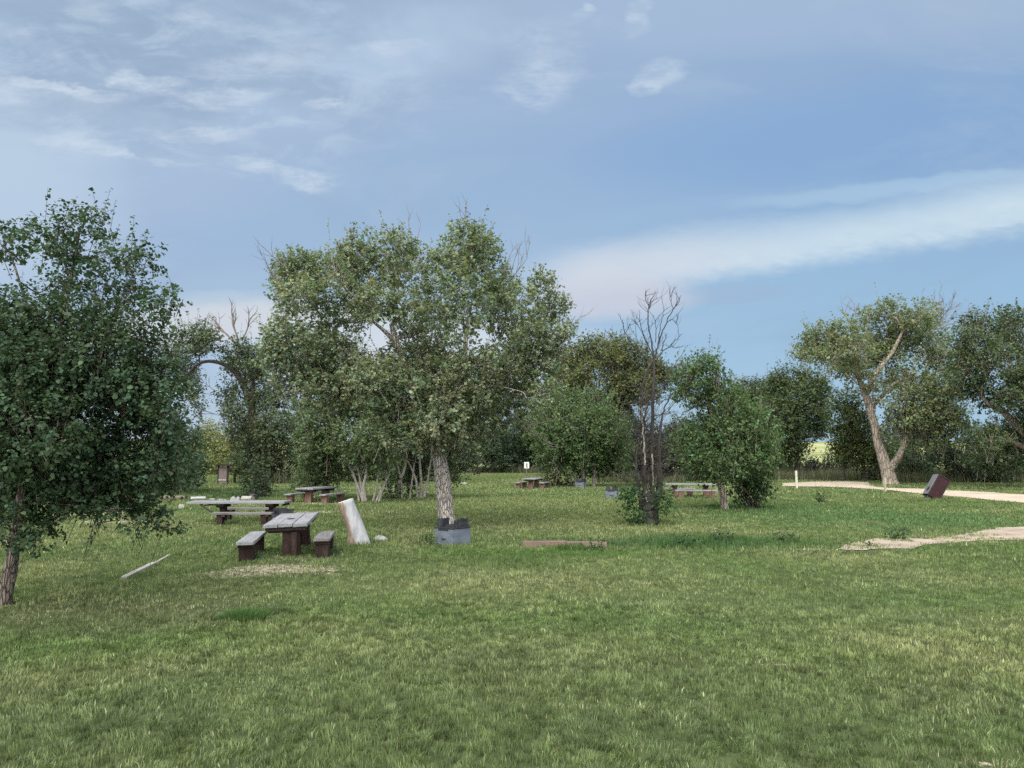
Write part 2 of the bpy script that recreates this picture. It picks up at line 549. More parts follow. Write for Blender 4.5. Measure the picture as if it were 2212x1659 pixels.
def build_world():
    w = bpy.data.worlds.new('World')
    scene.world = w
    w.use_nodes = True
    nt = w.node_tree
    for n in list(nt.nodes): nt.nodes.remove(n)
    L = nt.links

    def val(x):
        return x

    def m(op, a, b=None, c=None, clamp=False):
        n = nt.nodes.new('ShaderNodeMath'); n.operation = op; n.use_clamp = clamp
        for i, v in enumerate((a, b, c)):
            if v is None: continue
            if hasattr(v, 'links'): L.new(v, n.inputs[i])
            else: n.inputs[i].default_value = v
        return n.outputs[0]

    def step(v, a, b):
        n = nt.nodes.new('ShaderNodeMapRange'); n.interpolation_type = 'SMOOTHSTEP'
        L.new(v, n.inputs[0]); n.inputs[1].default_value = a; n.inputs[2].default_value = b
        return n.outputs[0]

    tc = nt.nodes.new('ShaderNodeTexCoord')
    sp = nt.nodes.new('ShaderNodeSeparateXYZ'); L.new(tc.outputs['Generated'], sp.inputs[0])
    X, Y, Z = sp.outputs
    front = step(Y, 0.05, 0.45)
    Ym = m('MAXIMUM', Y, 0.08)
    s0 = m('DIVIDE', X, Ym)
    t0 = m('DIVIDE', Z, Ym)
    # cloud-deck coordinates: a flat layer overhead, so cloud streaks flatten towards the horizon
    Zd = m('ADD', m('MAXIMUM', Z, 0.0), 0.10)
    cx = m('DIVIDE', X, Zd); cy = m('DIVIDE', Y, Zd)
    cv = nt.nodes.new('ShaderNodeCombineXYZ'); L.new(cx, cv.inputs[0]); L.new(cy, cv.inputs[1])
    dv = nt.nodes.new('ShaderNodeCombineXYZ'); L.new(s0, dv.inputs[0]); L.new(m('MULTIPLY', t0, 2.6), dv.inputs[1])

    def noise(vec, scale, detail=5.0, rough=0.55, dist=0.0):
        n = nt.nodes.new('ShaderNodeTexNoise')
        L.new(vec, n.inputs['Vector'])
        n.inputs['Scale'].default_value = scale; n.inputs['Detail'].default_value = detail
        n.inputs['Roughness'].default_value = rough; n.inputs['Distortion'].default_value = dist
        return n.outputs['Fac']

    wa = m('SUBTRACT', noise(dv.outputs[0], 3.5, 5.0, 0.6), 0.5)
    wb = m('SUBTRACT', noise(dv.outputs[0], 11.0, 6.0, 0.6), 0.5)
    wc = m('SUBTRACT', noise(dv.outputs[0], 38.0, 5.0, 0.6), 0.5)
    s = m('ADD', s0, m('ADD', m('MULTIPLY', wa, 0.10), m('MULTIPLY', wb, 0.06)))
    t = m('ADD', t0, m('ADD', m('MULTIPLY', wa, 0.03), m('MULTIPLY', wb, 0.030)))
    sb_ = m('ADD', s, m('MULTIPLY', wc, 0.035))
    tb_ = m('ADD', t, m('MULTIPLY', wc, 0.016))

    def st(px, py):
        r = ray(px, py)
        return r[0] / r[1], r[2] / r[1]

    def ell(px, py, rx, ry, rot=0.0, soft=1.0, hard=False):
        a, b = st(px, py)
        ss, ts = (sb_, tb_) if hard else (s, t)
        dx = m('SUBTRACT', ss, a); dy = m('SUBTRACT', ts, b)
        c, q = math.cos(rot), math.sin(rot)
        ex = m('DIVIDE', m('ADD', m('MULTIPLY', dx, c), m('MULTIPLY', dy, q)), rx / F)
        ey = m('DIVIDE', m('SUBTRACT', m('MULTIPLY', dy, c), m('MULTIPLY', dx, q)), ry / F)
        d2 = m('ADD', m('MULTIPLY', ex, ex), m('MULTIPLY', ey, ey))
        n = nt.nodes.new('ShaderNodeMapRange'); n.interpolation_type = 'SMOOTHSTEP'
        L.new(d2, n.inputs[0]); n.inputs[1].default_value = 1.0 * soft; n.inputs[2].default_value = 0.0
        n.inputs[3].default_value = 0.0; n.inputs[4].default_value = 1.0
        return n.outputs[0]

    def col(c): return tuple(x * K for x in srgb(*c))

    # clear blue between the clouds
    sky = nt.nodes.new('ShaderNodeTexSky'); sky.sky_type = 'NISHITA'
    sky.sun_disc = False
    sky.sun_elevation = SUN_EL; sky.sun_rotation = SUN_AZ
    nish = mixc(nt, 1.0, sky.outputs[0], (0.055, 0.055, 0.055), 'MULTIPLY')
    # high thin overcast: slate blue to the right, paler to the left
    az = step(s0, -0.75, 0.75)
    veil_l = ramp(nt, m('MULTIPLY', t0, 1.5), [(0.0, col((188, 201, 222))), (0.2, col((166, 190, 222))), (0.45, col((168, 188, 221))), (0.7, col((178, 196, 226))), (1.0, col((166, 186, 214)))])
    veil_r = ramp(nt, m('MULTIPLY', t0, 1.5), [(0.0, col((156, 193, 224))), (0.2, col((150, 188, 223))), (0.42, col((146, 182, 220))), (0.62, col((128, 165, 213))), (0.85, col((146, 174, 214))), (1.0, col((160, 184, 217)))])
    veil = mixc(nt, az, veil_l, veil_r)
    base = mixc(nt, 0.90, nish, veil)
    c = base

    def lay(c, mask, amount, colour):
        f = m('MULTIPLY', m('MULTIPLY', mask, amount), front, clamp=True)
        return mixc(nt, f, c, col(colour))

    # broad tonal areas
    c = lay(c, ell(1750, 300, 620, 130, 0.12, 1.0), 0.5, (130, 168, 216))
    c = lay(c, ell(2150, 180, 420, 100, 0.05), 0.35, (130, 166, 212))
    c = lay(c, ell(1500, 40, 700, 120, 0.0), 0.45, (172, 192, 224))
    c = lay(c, ell(0, 420, 360, 320, 0.0), 0.6, (194, 212, 236))
    c = lay(c, ell(760, 110, 420, 130, 0.1), 0.6, (188, 207, 235))
    c = lay(c, ell(850, 420, 420, 160, 0.2), 0.40, (146, 178, 216))
    c = lay(c, ell(480, 520, 260, 90, 0.0), 0.45, (152, 182, 219))
    # upper-left grey altocumulus sheet
    deck = noise(cv.outputs[0], 2.3, 7.0, 0.58, 0.4)
    deck2 = noise(cv.outputs[0], 6.5, 7.0, 0.6, 0.3)
    ul = ell(250, 60, 900, 360, -0.1, 1.0)
    grey = m('MULTIPLY', ul, step(deck, 0.40, 0.58))
    c = lay(c, grey, 0.9, (150, 172, 204))
    c = lay(c, m('MULTIPLY', ul, step(deck2, 0.49, 0.70)), 0.6, (193, 209, 234))
    um = ell(1180, 130, 330, 150, 0.1, 1.0)
    c = lay(c, m('MULTIPLY', um, step(deck2, 0.50, 0.70)), 0.40, (196, 208, 234))
    c = lay(c, ell(170, 235, 260, 30, 0.05), 0.4, (154, 174, 206))
    c = lay(c, ell(330, 255, 280, 24, 0.0), 0.35, (158, 178, 209))
    rip = noise(dv.outputs[0], 7.5, 9.0, 0.68, 0.6)
    c = lay(c, m('MULTIPLY', ell(420, 190, 700, 260, -0.05), step(rip, 0.47, 0.66)), 0.6, (192, 210, 234))
    c = lay(c, m('MULTIPLY', ell(300, 120, 560, 170, 0.0), m('SUBTRACT', 1.0, step(rip, 0.34, 0.54))), 0.65, (146, 168, 200))
    soft = noise(dv.outputs[0], 2.1, 6.0, 0.6, 0.5)
    soft2 = noise(cv.outputs[0], 0.9, 7.0, 0.6, 0.5)
    c = mixc(nt, m('MULTIPLY', m('MULTIPLY', step(soft, 0.48, 0.72), front), 0.38), c, col((182, 198, 222)))
    c = mixc(nt, m('MULTIPLY', m('MULTIPLY', step(soft2, 0.50, 0.72), front), 0.30), c, col((142, 163, 198)))
    # white puffs and streaks
    puff = step(m('ADD', noise(dv.outputs[0], 21.0, 8.0, 0.66), m('MULTIPLY', wb, 0.4)), 0.34, 0.68)
    W1 = (206, 219, 238)
    for px, py, rx, ry, rot, amt in (
            (270, 170, 26, 18, 0.1, .8), (325, 186, 55, 14, -.15, .7), (100, 178, 90, 9, -.08, .75), (185, 198, 75, 13, -.28, .75),
            (30, 200, 90, 26, 0, .5), (446, 217, 75, 17, -.05, .7), (520, 211, 60, 10, .05, .5), (694, 227, 38, 9, -.1, .75),
            (188, 317, 100, 13, -.14, .8), (250, 328, 70, 8, -.15, .6), (436, 291, 95, 10, .03, .7), (149, 291, 45, 8, 0, .5), (400, 343, 55, 7, -.12, .5),
            (568, 354, 75, 12, -.2, .7), (662, 390, 56, 17, -.12, .85), (416, 38, 50, 24, .2, .45), (198, 20, 42, 34, .6, .35),
            (347, 80, 34, 12, 0, .35), (843, 100, 62, 11, 0, .5), (640, 120, 90, 26, .2, .35), (500, 150, 120, 22, .1, .35),
            (1263, 20, 18, 9, 0, .6), (1240, 38, 30, 10, .4, .4), (1392, 28, 24, 40, -.5, .5), (1425, 158, 54, 22, .25, .55), (1392, 191, 42, 11, .12, .7),
            (1165, 185, 70, 40, .5, .45), (1190, 120, 60, 60, .5, .3), (1090, 195, 50, 9, 0, .4)):
        mk = m('MULTIPLY', ell(px, py, rx * 1.45, ry * 1.9, rot, 1.0, True), m('ADD', 0.22, m('MULTIPLY', puff, 1.0)))
        c = lay(c, mk, amt * 0.85, W1)
    # long bright bank across the right, pinkish towards its left tip
    (a0, b0), (a1, b1) = st(1150, 545), st(2212, 372)
    up = m('ADD', b0, m('MULTIPLY', m('SUBTRACT', s, a0), (b1 - b0) / (a1 - a0)))
    (a2, b2), (a3, b3) = st(1150, 662), st(2212, 512)
    lo = m('ADD', b2, m('MULTIPLY', m('SUBTRACT', s, a2), (b3 - b2) / (a3 - a2)))
    tw = m('ADD', tb_, m('MULTIPLY', wa, 0.035))
    up_m = step(m('SUBTRACT', up, tw), -0.014, 0.048)
    lo_m = step(m('SUBTRACT', tb_, lo), -0.010, 0.026)
    bank = m('MULTIPLY', m('MULTIPLY', up_m, lo_m), step(s0, -0.02, 0.12))
    bank = m('MULTIPLY', bank, m('ADD', 0.93, m('ADD', m('MULTIPLY', wb, 0.55), m('MULTIPLY', wc, 0.35))))
    c = lay(c, bank, 0.95, (204, 222, 240))
    c = lay(c, m('MULTIPLY', bank, m('SUBTRACT', 1.0, step(s0, 0.05, 0.42))), 0.85, (212, 213, 229))
    c = lay(c, ell(1900, 408, 420, 24, 0.10), 0.5, (180, 208, 236))
    c = lay(c, ell(1560, 640, 190, 30, 0.05), 0.55, (156, 180, 213))
    c = lay(c, ell(1330, 645, 230, 62, 0.06), 0.8, (209, 210, 227))
    c = lay(c, ell(2170, 497, 42, 8, -0.1, 1.0, True), 0.45, (160, 190, 218))
    c = lay(c, ell(1560, 440, 500, 30, 0.14), 0.25, (158, 188, 222))
    # pale low band on the left, behind the trees
    c = lay(c, ell(470, 700, 420, 70, 0.05), 0.9, (214, 217, 229))
    c = lay(c, ell(480, 640, 150, 22, 0.05), 0.5, (190, 207, 226))
    c = lay(c, ell(900, 760, 500, 120, 0.0), 0.8, (220, 225, 236))
    c = mixc(nt, 1.0, c, (1.015, 1.035, .985), 'MULTIPLY')
    c = mixc(nt, 0.09, c, col((172, 186, 208)))
    # unseen sky overhead and behind the viewer, brightened to lift the light on the ground
    high = step(Z, 0.56, 0.9)
    back = step(m('MULTIPLY', Y, -1.0), -0.12, 0.65)
    bright = m('MAXIMUM', high, back)
    gain = m('ADD', 1.0, m('MULTIPLY', bright, 3.5))
    tint = mixc(nt, bright, c, (0.60 * K, 0.62 * K, 0.64 * K))
    g = nt.nodes.new('ShaderNodeCombineColor')
    for i in range(3): L.new(gain, g.inputs[i])
    tint = mixc(nt, 1.0, tint, g.outputs[0], 'MULTIPLY')
    bg = nt.nodes.new('ShaderNodeBackground'); L.new(tint, bg.inputs[0]); bg.inputs[1].default_value = 1.0
    o = nt.nodes.new('ShaderNodeOutputWorld'); L.new(bg.outputs[0], o.inputs[0])
    w.cycles.sampling_method = 'MANUAL'
    w.cycles.sample_map_resolution = 1024


build_world()
sun = bpy.data.lights.new('sun', 'SUN')
sun.energy = 1.3; sun.angle = R(38); sun.color = (1.0, 0.97, 0.91)
so = bpy.data.objects.new('sun', sun); COL.objects.link(so)
# compass azimuth measured from +Y towards +X
sd = Vector((math.sin(SUN_AZ) * math.cos(SUN_EL), math.cos(SUN_AZ) * math.cos(SUN_EL), math.sin(SUN_EL)))
so.rotation_euler = (-sd).to_track_quat('-Z', 'Y').to_euler()
so.location = sd * 60

cam = bpy.data.cameras.new('camera')
cam.sensor_width = 36.0; cam.lens = 36.0 * F / 2212.0
cam.clip_end = 6000; cam.clip_start = 0.05
co = bpy.data.objects.new('camera', cam); COL.objects.link(co)
co.location = (0, 0, CAM_H); co.rotation_euler = (R(90) + PITCH, 0, 0)
scene.camera = co
scene.view_settings.view_transform = 'Standard'
scene.view_settings.look = 'None'
scene.view_settings.exposure = EXPO
scene.view_settings.gamma = 1.0
scene.cycles.max_bounces = 8
scene.cycles.diffuse_bounces = 5
scene.cycles.glossy_bounces = 2
scene.cycles.transmission_bounces = 4
scene.cycles.use_adaptive_sampling = True
scene.cycles.adaptive_threshold = 0.01
scene.cycles.use_denoising = False
scene.cycles.denoiser = 'OPENIMAGEDENOISE'
scene.cycles.denoising_input_passes = 'RGB_ALBEDO_NORMAL'
scene.cycles.denoising_prefilter = 'NONE'
# ---------------------------------------------------------------- land: ground, roads, grass
def bare_spots():
    spec = [  # px, py, half width px, half height px, strength
        (610, 1228, 160, 15, .58), (520, 1241, 130, 11, .5), (640, 1205, 130, 14, .4), (700, 1236, 80, 10, .45),
        (1010, 1236, 120, 9, .4), (1480, 1194, 60, 4, .5), (1660, 1187, 90, 4, .45), (1765, 1186, 70, 4, .6),
        (640, 1106, 130, 4, .55), (190, 1108, 120, 9, .65), (250, 1128, 150, 7, .5), (850, 1107, 130, 3, .3),
        (1700, 1440, 130, 7, .45), (1330, 1530, 260, 8, .35), (2130, 1640, 180, 26, .5), (2170, 1430, 120, 10, .45),
        (900, 1345, 60, 6, .35), (1180, 1322, 120, 6, .3), (60, 1335, 130, 22, .35), (460, 1300, 260, 22, .22),
        (1560, 1150, 260, 4, .28), (1090, 1116, 160, 4, .25), (690, 1087, 60, 4, .6), (1300, 1300, 160, 12, .25), (1640, 1260, 200, 10, .2),
    ]
    out = []
    for px, py, rx, ry, st in spec:
        c = ground(px, py)
        d = c[1]
        out.append((c[0], c[1], rx * d / F, max(ry * d * d / (F * CAM_H), 0.25), st))
    return out


BARE = bare_spots()


def bare_at(x, y):
    b = np.zeros(len(x))
    n = fnoise(xy0(x, y), 0.7, 41, 3) - 0.5
    for cx, cy, rx, ry, st in BARE:
        q = ((x - cx) / rx) ** 2 + ((y - cy) / ry) ** 2
        b = np.maximum(b, st * (1 - sstep(0.15, 1.0, q + n * 0.9)))
    return b


def edge_pts(px):
    return np.array([ground(a, b)[:2] for a, b in px])


def strip_polygon(up, lo, wob, seed, n=160):
    U = smooth_path(edge_pts(up), n)
    Lw = smooth_path(edge_pts(lo), n)
    U = U + ((fnoise(np.c_[U, np.zeros(n)], 1.1, seed, 4) - 0.5) * wob)[:, None] * np.array([0.4, 1.0])
    Lw = Lw + ((fnoise(np.c_[Lw, np.zeros(n)], 1.1, seed + 9, 4) - 0.5) * wob)[:, None] * np.array([0.4, 1.0])
    return U, Lw


def in_poly(x, y, P):
    c = np.zeros(len(x), bool)
    j = len(P) - 1
    for i in range(len(P)):
        xi, yi, xj, yj = P[i, 0], P[i, 1], P[j, 0], P[j, 1]
        hit = ((yi > y) != (yj > y)) & (x < (xj - xi) * (y - yi) / (yj - yi + 1e-12) + xi)
        c ^= hit
        j = i
    return c


ROAD_U, ROAD_L = strip_polygon([(1690, 1044.5), (1726, 1042.6), (1816, 1040.6), (1872, 1042.5), (1885, 1050.5), (1913, 1054), (2001, 1057), (2045, 1060), (2212, 1069), (2500, 1085), (2900, 1108)],
                               [(1690, 1050.5), (1726, 1051.6), (1816, 1053.2), (1867, 1056), (1905, 1058.5), (1943, 1062), (1996, 1067.8), (2047, 1072.4), (2212, 1087.5), (2500, 1118), (2900, 1160)], 1.0, 11)
PATH_U, PATH_L = strip_polygon([(1806, 1187), (1872, 1168), (1960, 1163), (2070, 1156), (2170, 1142), (2212, 1139.5), (2420, 1128), (2700, 1114)],
                               [(1806, 1189), (1850, 1187), (1909, 1183.4), (2001, 1177.6), (2094, 1171), (2212, 1170), (2420, 1164), (2700, 1155)], 1.7, 23, 420)
ROAD_P = np.vstack([ROAD_U, ROAD_L[::-1]])
PATH_P = np.vstack([PATH_U, PATH_L[::-1]])


def strip_mesh(name, U, Lw, mat, lift, rows=14):
    n = len(U)
    w = np.linspace(0, 1, rows)[:, None, None]
    G = U[None] * (1 - w) + Lw[None] * w
    x, y = G[..., 0].ravel(), G[..., 1].ravel()
    edge = np.minimum(np.linspace(0, 1, rows), 1 - np.linspace(0, 1, rows))
    z = terrain(x, y) + lift + (fnoise(xy0(x, y), 0.6, 77, 2) - 0.5) * 0.02
    V = np.c_[x, y, z]
    i = np.arange(rows - 1)[:, None] * n; j = np.arange(n - 1)[None]
    Fc = np.stack([i + j, i + n + j, i + n + j + 1, i + j + 1], -1).reshape(-1, 4)
    return tag(npmesh(name, V, Fc.ravel(), np.arange(len(Fc)) * 4, np.full(len(Fc), 4), mat, None, True), kind='structure')


def axis(parts):
    out = []
    for a, b, s in parts: out += list(np.arange(a, b, s))
    return out


def build_ground():
    far = list(np.geomspace(160, 3500, 26))
    ys = [-40, -20, -10, -5, -3] + axis([(-2, 30, .3), (30, 72, .6), (72, 160, 2)]) + far
    xp = axis([(0, 15, .35), (15, 46, .8), (46, 120, 3)]) + list(np.geomspace(120, 3500, 24))
    xs = [-v for v in xp[:0:-1]] + xp
    xs, ys = np.array(xs), np.array(ys)
    gx, gy = np.meshgrid(xs, ys)
    x, y = gx.ravel(), gy.ravel()
    z = terrain(x, y)
    V = np.c_[x, y, z]
    n = len(xs)
    i = np.arange(len(ys) - 1)[:, None] * n; j = np.arange(n - 1)[None]
    Fc = np.stack([i + j, i + j + 1, i + n + j + 1, i + n + j], -1).reshape(-1, 4)
    o = npmesh('ground', V, Fc.ravel(), np.arange(len(Fc)) * 4, np.full(len(Fc), 4), M_GROUND, None, True)
    a = o.data.attributes.new('bare', 'FLOAT', 'POINT')
    a.data.foreach_set('value', bare_at(x, y).astype(np.float32))
    tag(o, kind='structure')


build_ground()
strip_mesh('dirt_road', ROAD_U, ROAD_L, M_ROAD, 0.03)
strip_mesh('dirt_path', PATH_U, PATH_L, M_PATH, 0.018)


def build_hills():
    xs = np.linspace(-1600, 1600, 90); ys = np.array([175, 230, 300, 380, 470, 580, 700, 900, 1300.0])
    hz = np.array([-2.0, -0.2, 3.0, 7.0, 11.5, 15.5, 18.0, 19.0, 10.0])
    gx, gy = np.meshgrid(xs, ys)
    z = np.repeat(hz, len(xs)) * (0.8 + 0.5 * vnoise(xy0(gx.ravel(), gy.ravel()), 330, 8))
    V = np.c_[gx.ravel(), gy.ravel(), z]
    n = len(xs)
    i = np.arange(len(ys) - 1)[:, None] * n; j = np.arange(n - 1)[None]
    Fc = np.stack([i + j, i + j + 1, i + n + j + 1, i + n + j], -1).reshape(-1, 4)
    tag(npmesh('hills', V, Fc.ravel(), np.arange(len(Fc)) * 4, np.full(len(Fc), 4), M_HILL, None, True), kind='structure')


build_hills()


def blade_mesh(P, H, Wd, lean, rng, two=True, face=None):
    """Grass blades as bent strips: returns V, loops, starts, totals, faces per blade."""
    n = len(P)
    th = rng.uniform(0, 2 * np.pi, n) if face is None else face
    side = np.c_[np.cos(th), np.sin(th), np.zeros(n)] * (Wd * 0.5)[:, None]
    tip = P + np.c_[lean * H[:, None], H * np.sqrt(np.clip(1 - (lean ** 2).sum(1), 0.15, 1))]
    if two:
        mid = P + np.c_[lean * H[:, None] * 0.32, H * 0.55]
        V = np.stack([P - side, P + side, mid + side * 0.8, mid - side * 0.8, tip], 1).reshape(-1, 3)
        b = np.arange(n) * 5
        loops = np.stack([b, b + 1, b + 2, b + 3, b + 3, b + 2, b + 4], 1).ravel()
        tot = np.tile([4, 3], n)
        k = 2
    else:
        V = np.stack([P - side, P + side, tip], 1).reshape(-1, 3)
        loops = np.arange(n * 3)
        tot = np.full(n, 3)
        k = 1
    st = np.concatenate([[0], np.cumsum(tot)[:-1]])
    return V, loops, st, tot, k


def merge_build(name, chunks, mat, parent=None, origin=(0, 0, 0)):
    Vs, Ls, Ts, Cs, nv = [], [], [], [], 0
    for V, l, t, c in chunks:
        Vs.append(V); Ls.append(l + nv); Ts.append(t); Cs.append(c); nv += len(V)
    V = np.vstack(Vs) - np.asarray(origin); l = np.concatenate(Ls); t = np.concatenate(Ts)
    st = np.concatenate([[0], np.cumsum(t)[:-1]])
    return npmesh(name, V, l, st, t, mat, parent, False, np.vstack(Cs))


# lusher or yellower turf, and the bank's shade laid in as darker green: px, py, half width px, half height px, colour, strength
TURF = []
for _px, _py, _rx, _ry, _c, _s in (
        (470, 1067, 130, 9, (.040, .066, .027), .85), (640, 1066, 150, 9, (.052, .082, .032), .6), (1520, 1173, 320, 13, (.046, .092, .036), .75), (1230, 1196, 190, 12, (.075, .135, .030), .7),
        (1000, 1192, 140, 10, (.085, .140, .032), .6), (1780, 1108, 300, 32, (.072, .132, .044), .7), (2050, 1120, 220, 22, (.075, .135, .046), .55), (1100, 1100, 330, 32, (.165, .185, .072), .55),
        (360, 1130, 300, 26, (.160, .180, .075), .5), (300, 1190, 300, 26, (.088, .128, .044), .5), (1850, 1240, 320, 26, (.095, .140, .046), .45), (260, 1330, 380, 40, (.090, .098, .048), .5), (1700, 1330, 420, 60, (.100, .140, .055), .35),
        (1050, 1400, 500, 60, (.130, .150, .066), .3), (1500, 1590, 420, 40, (.062, .105, .038), .5), (250, 1560, 300, 60, (.070, .105, .045), .35), (1100, 1540, 1500, 190, (.104, .124, .056), .45), (2000, 1520, 260, 40, (.130, .150, .066), .3)):
    _g = ground(_px, _py)
    TURF.append((_g[0], _g[1], _rx * _g[1] / F, max(_ry * _g[1] ** 2 / (F * CAM_H), .3), np.array(_c), _s))


def grass_colour(x, y, rng):
    p = xy0(x, y)
    p2 = p * np.array([0.22, 1.0, 1.0])             # mowing runs left to right
    big = fnoise(p2, 1.6, 51, 3)
    mid = fnoise(p, 2.4, 57, 3)
    cl = 0.62 * vnoise(p, 0.065, 61) + 0.38 * vnoise(p, 0.24, 63)
    n = len(x)
    green = np.array([0.084, 0.132, 0.040]); olive = np.array([0.150, 0.175, 0.066]); dry = np.array([0.225, 0.220, 0.105]); straw = np.array([0.46, 0.43, 0.27])
    f = np.clip((big - 0.5) * 1.3 + (mid - 0.5) * 0.9 + 0.58 + rng.normal(0, 0.22, n), 0, 1)[:, None]
    c = green * (1 - f) + olive * f
    g = np.clip((mid - 0.55) * 2.2 + (cl - 0.5) * 0.8 + rng.normal(0, 0.2, n), 0, 0.5)[:, None]
    c = c * (1 - g) + dry * g
    wob = (fnoise(p, 1.3, 83, 3) - .5)
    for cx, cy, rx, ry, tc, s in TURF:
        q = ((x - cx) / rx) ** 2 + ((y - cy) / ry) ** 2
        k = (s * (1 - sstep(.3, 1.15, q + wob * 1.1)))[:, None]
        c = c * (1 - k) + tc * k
    c = c * np.array([1.26, 1.27, 1.36])
    b = bare_at(x, y)
    st = rng.random(n) < (0.012 + b * 0.22)
    c[st] = straw * rng.uniform(0.6, 1.1, (st.sum(), 1))
    c *= (0.36 + 1.28 * cl)[:, None] * rng.uniform(0.62, 1.36, n)[:, None]
    return np.clip(c, 0.008, 0.8)


def build_grass():
    rng = np.random.default_rng(7)
    chunks = []
    #         r0   r1   density  height  width  two
    zones = [(3.6, 7.5, 6500, .052, .0072, True), (7.5, 12, 3600, .052, .0105, True), (12, 19, 1500, .054, .0155, False),
             (19, 30, 600, .066, .027, False), (30, 50, 215, .080, .046, False), (50, 116, 52, .10, .085, False)]
    for r0, r1, den, h, wd, two in zones:
        A = R(58 if r1 < 8 else 53 if r1 < 13 else 47 if r1 < 20 else 42)
        n = int(A * (r1 ** 2 - r0 ** 2) * den)
        r = np.sqrt(rng.uniform(r0 ** 2, r1 ** 2, n)); a = rng.uniform(-A, A, n)
        x, y = r * np.sin(a), r * np.cos(a)
        keep = rng.random(n) > bare_at(x, y) * 0.80
        keep &= ~in_poly(x + rng.normal(0, .22, n), y + rng.normal(0, .38, n), ROAD_P)
        ip = in_poly(x + rng.normal(0, .14, n), y + rng.normal(0, .2, n), PATH_P)
        # turf grows in small tufts with darker gaps between them
        gs = max(.060, wd * 5.5)
        keep &= rng.random(n) < .10 + .90 * sstep(.33, .50, vnoise(xy0(x, y), gs, 69))
        keep &= ~(ip & (vnoise(xy0(x, y), 0.5, 91) < 0.66))
        x, y = x[keep], y[keep]; n = len(x)
        p = xy0(x, y)
        cl = fnoise(p, 0.12, 71, 2); cb = fnoise(p, 1.1, 73, 2)
        H = h * (0.30 + 1.05 * cl + 0.5 * cb) * rng.uniform(0.65, 1.3, n)
        # uncut grass left standing around the posts, grills and trunks
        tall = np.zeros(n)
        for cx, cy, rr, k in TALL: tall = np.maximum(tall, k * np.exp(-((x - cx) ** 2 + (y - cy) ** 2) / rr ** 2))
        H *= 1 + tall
        la = 2 * np.pi * vnoise(p, 0.28, 75) * 2 + rng.normal(0, 0.8, n)
        lm = np.clip(0.10 + 0.40 * vnoise(p, 0.33, 79) + rng.normal(0, 0.14, n), 0, 0.8)
        lean = np.c_[np.cos(la), np.sin(la)] * lm[:, None]
        P = np.c_[x, y, terrain(x, y) - 0.006]
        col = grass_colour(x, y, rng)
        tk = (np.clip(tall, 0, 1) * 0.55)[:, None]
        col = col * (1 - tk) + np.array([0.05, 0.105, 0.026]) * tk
        V, l, st, tot, k = blade_mesh(P, H, np.full(n, wd) * rng.uniform(.7, 1.3, n), lean, rng, two)
        chunks.append((V, l, tot, np.repeat(col, k, 0)))
    tag(merge_build('grass', chunks, M_GRASS), 'short mown olive green grass over the whole campground', 'grass', kind='stuff')


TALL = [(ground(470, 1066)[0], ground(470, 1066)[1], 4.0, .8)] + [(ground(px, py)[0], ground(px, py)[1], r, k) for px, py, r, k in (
    (640, 1206, .45, .3), (560, 1204, .5, .8), (706, 1195, .45, .7), (977, 1182, .8, .5), (945, 1184, .4, .8), (790, 1172, .55, .8), (1236, 1186, .45, 1.6),
    (1392, 1132, 1.0, 1.8), (1565, 1098, .9, 1.4), (1480, 1180, 1.1, 1.3), (1560, 1172, 1.2, 1.5), (1700, 1172, 1.0, 1.0), (2020, 1083, 1.0, 1.0), (10, 1297, .5, .7), (1100, 1215, 1.2, .7), (497, 1133, .4, 1.0))]
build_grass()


def tall_strip(name, label, quads, den, h, wd, cols, seed):
    rng = np.random.default_rng(seed)
    chunks = []
    for (x0, x1, py0, py1) in quads:
        P = np.array([ground(x0, py1)[:2], ground(x1, py1)[:2], ground(x1, py0)[:2], ground(x0, py0)[:2]])
        lo, hi = P.min(0), P.max(0)
        n = int(np.prod(hi - lo) * den)
        q = rng.uniform(lo, hi, (n, 2))
        q = q[in_poly(q[:, 0], q[:, 1], P)]
        q = q[~in_poly(q[:, 0], q[:, 1], ROAD_P)]
        q = q[vnoise(np.c_[q, np.zeros(len(q))], 1.3, seed) > 0.22]
        n = len(q)
        if n == 0: continue
        H = h * (0.4 + 1.0 * fnoise(np.c_[q, np.zeros(n)], 1.4, seed + 3, 2)) * rng.uniform(.6, 1.25, n)
        a = rng.uniform(0, 2 * np.pi, n); lm = rng.uniform(0, .5, n)
        c = np.array(cols)[rng.integers(0, len(cols), n)] * rng.uniform(.6, 1.3, (n, 1))
        V, l, st, tot, k = blade_mesh(np.c_[q, terrain(q[:, 0], q[:, 1])], H, np.full(n, wd), np.c_[np.cos(a), np.sin(a)] * lm[:, None], rng, False)
        chunks.append((V, l, tot, c))
    tag(merge_build(name, chunks, M_GRASS), label, 'tall grass', kind='stuff')


tall_strip('tall_grass', 'unmown grey green weeds and tall grass along the edge of the trees', [
    (1676, 1915, 1024, 1037), (1940, 2330, 1026, 1044), (1020, 1180, 1016.5, 1022), (1290, 1480, 1034, 1043), (560, 660, 1034, 1046)], 40, 1.15, .055,
    [(.085, .10, .05), (.13, .13, .075), (.19, .17, .11), (.065, .09, .042)], 5)
# ---------------------------------------------------------------- trees and shrubs
LEAF4 = np.array([[0, 0, 0], [.42, .45, .10], [1, 0, 0], [.42, -.45, .10]])
LEAF6 = np.array([[0, 0, 0], [.16, .36, .07], [.50, .40, .09], [1.0, 0, -.06], [.50, -.40, .09], [.16, -.36, .07]])


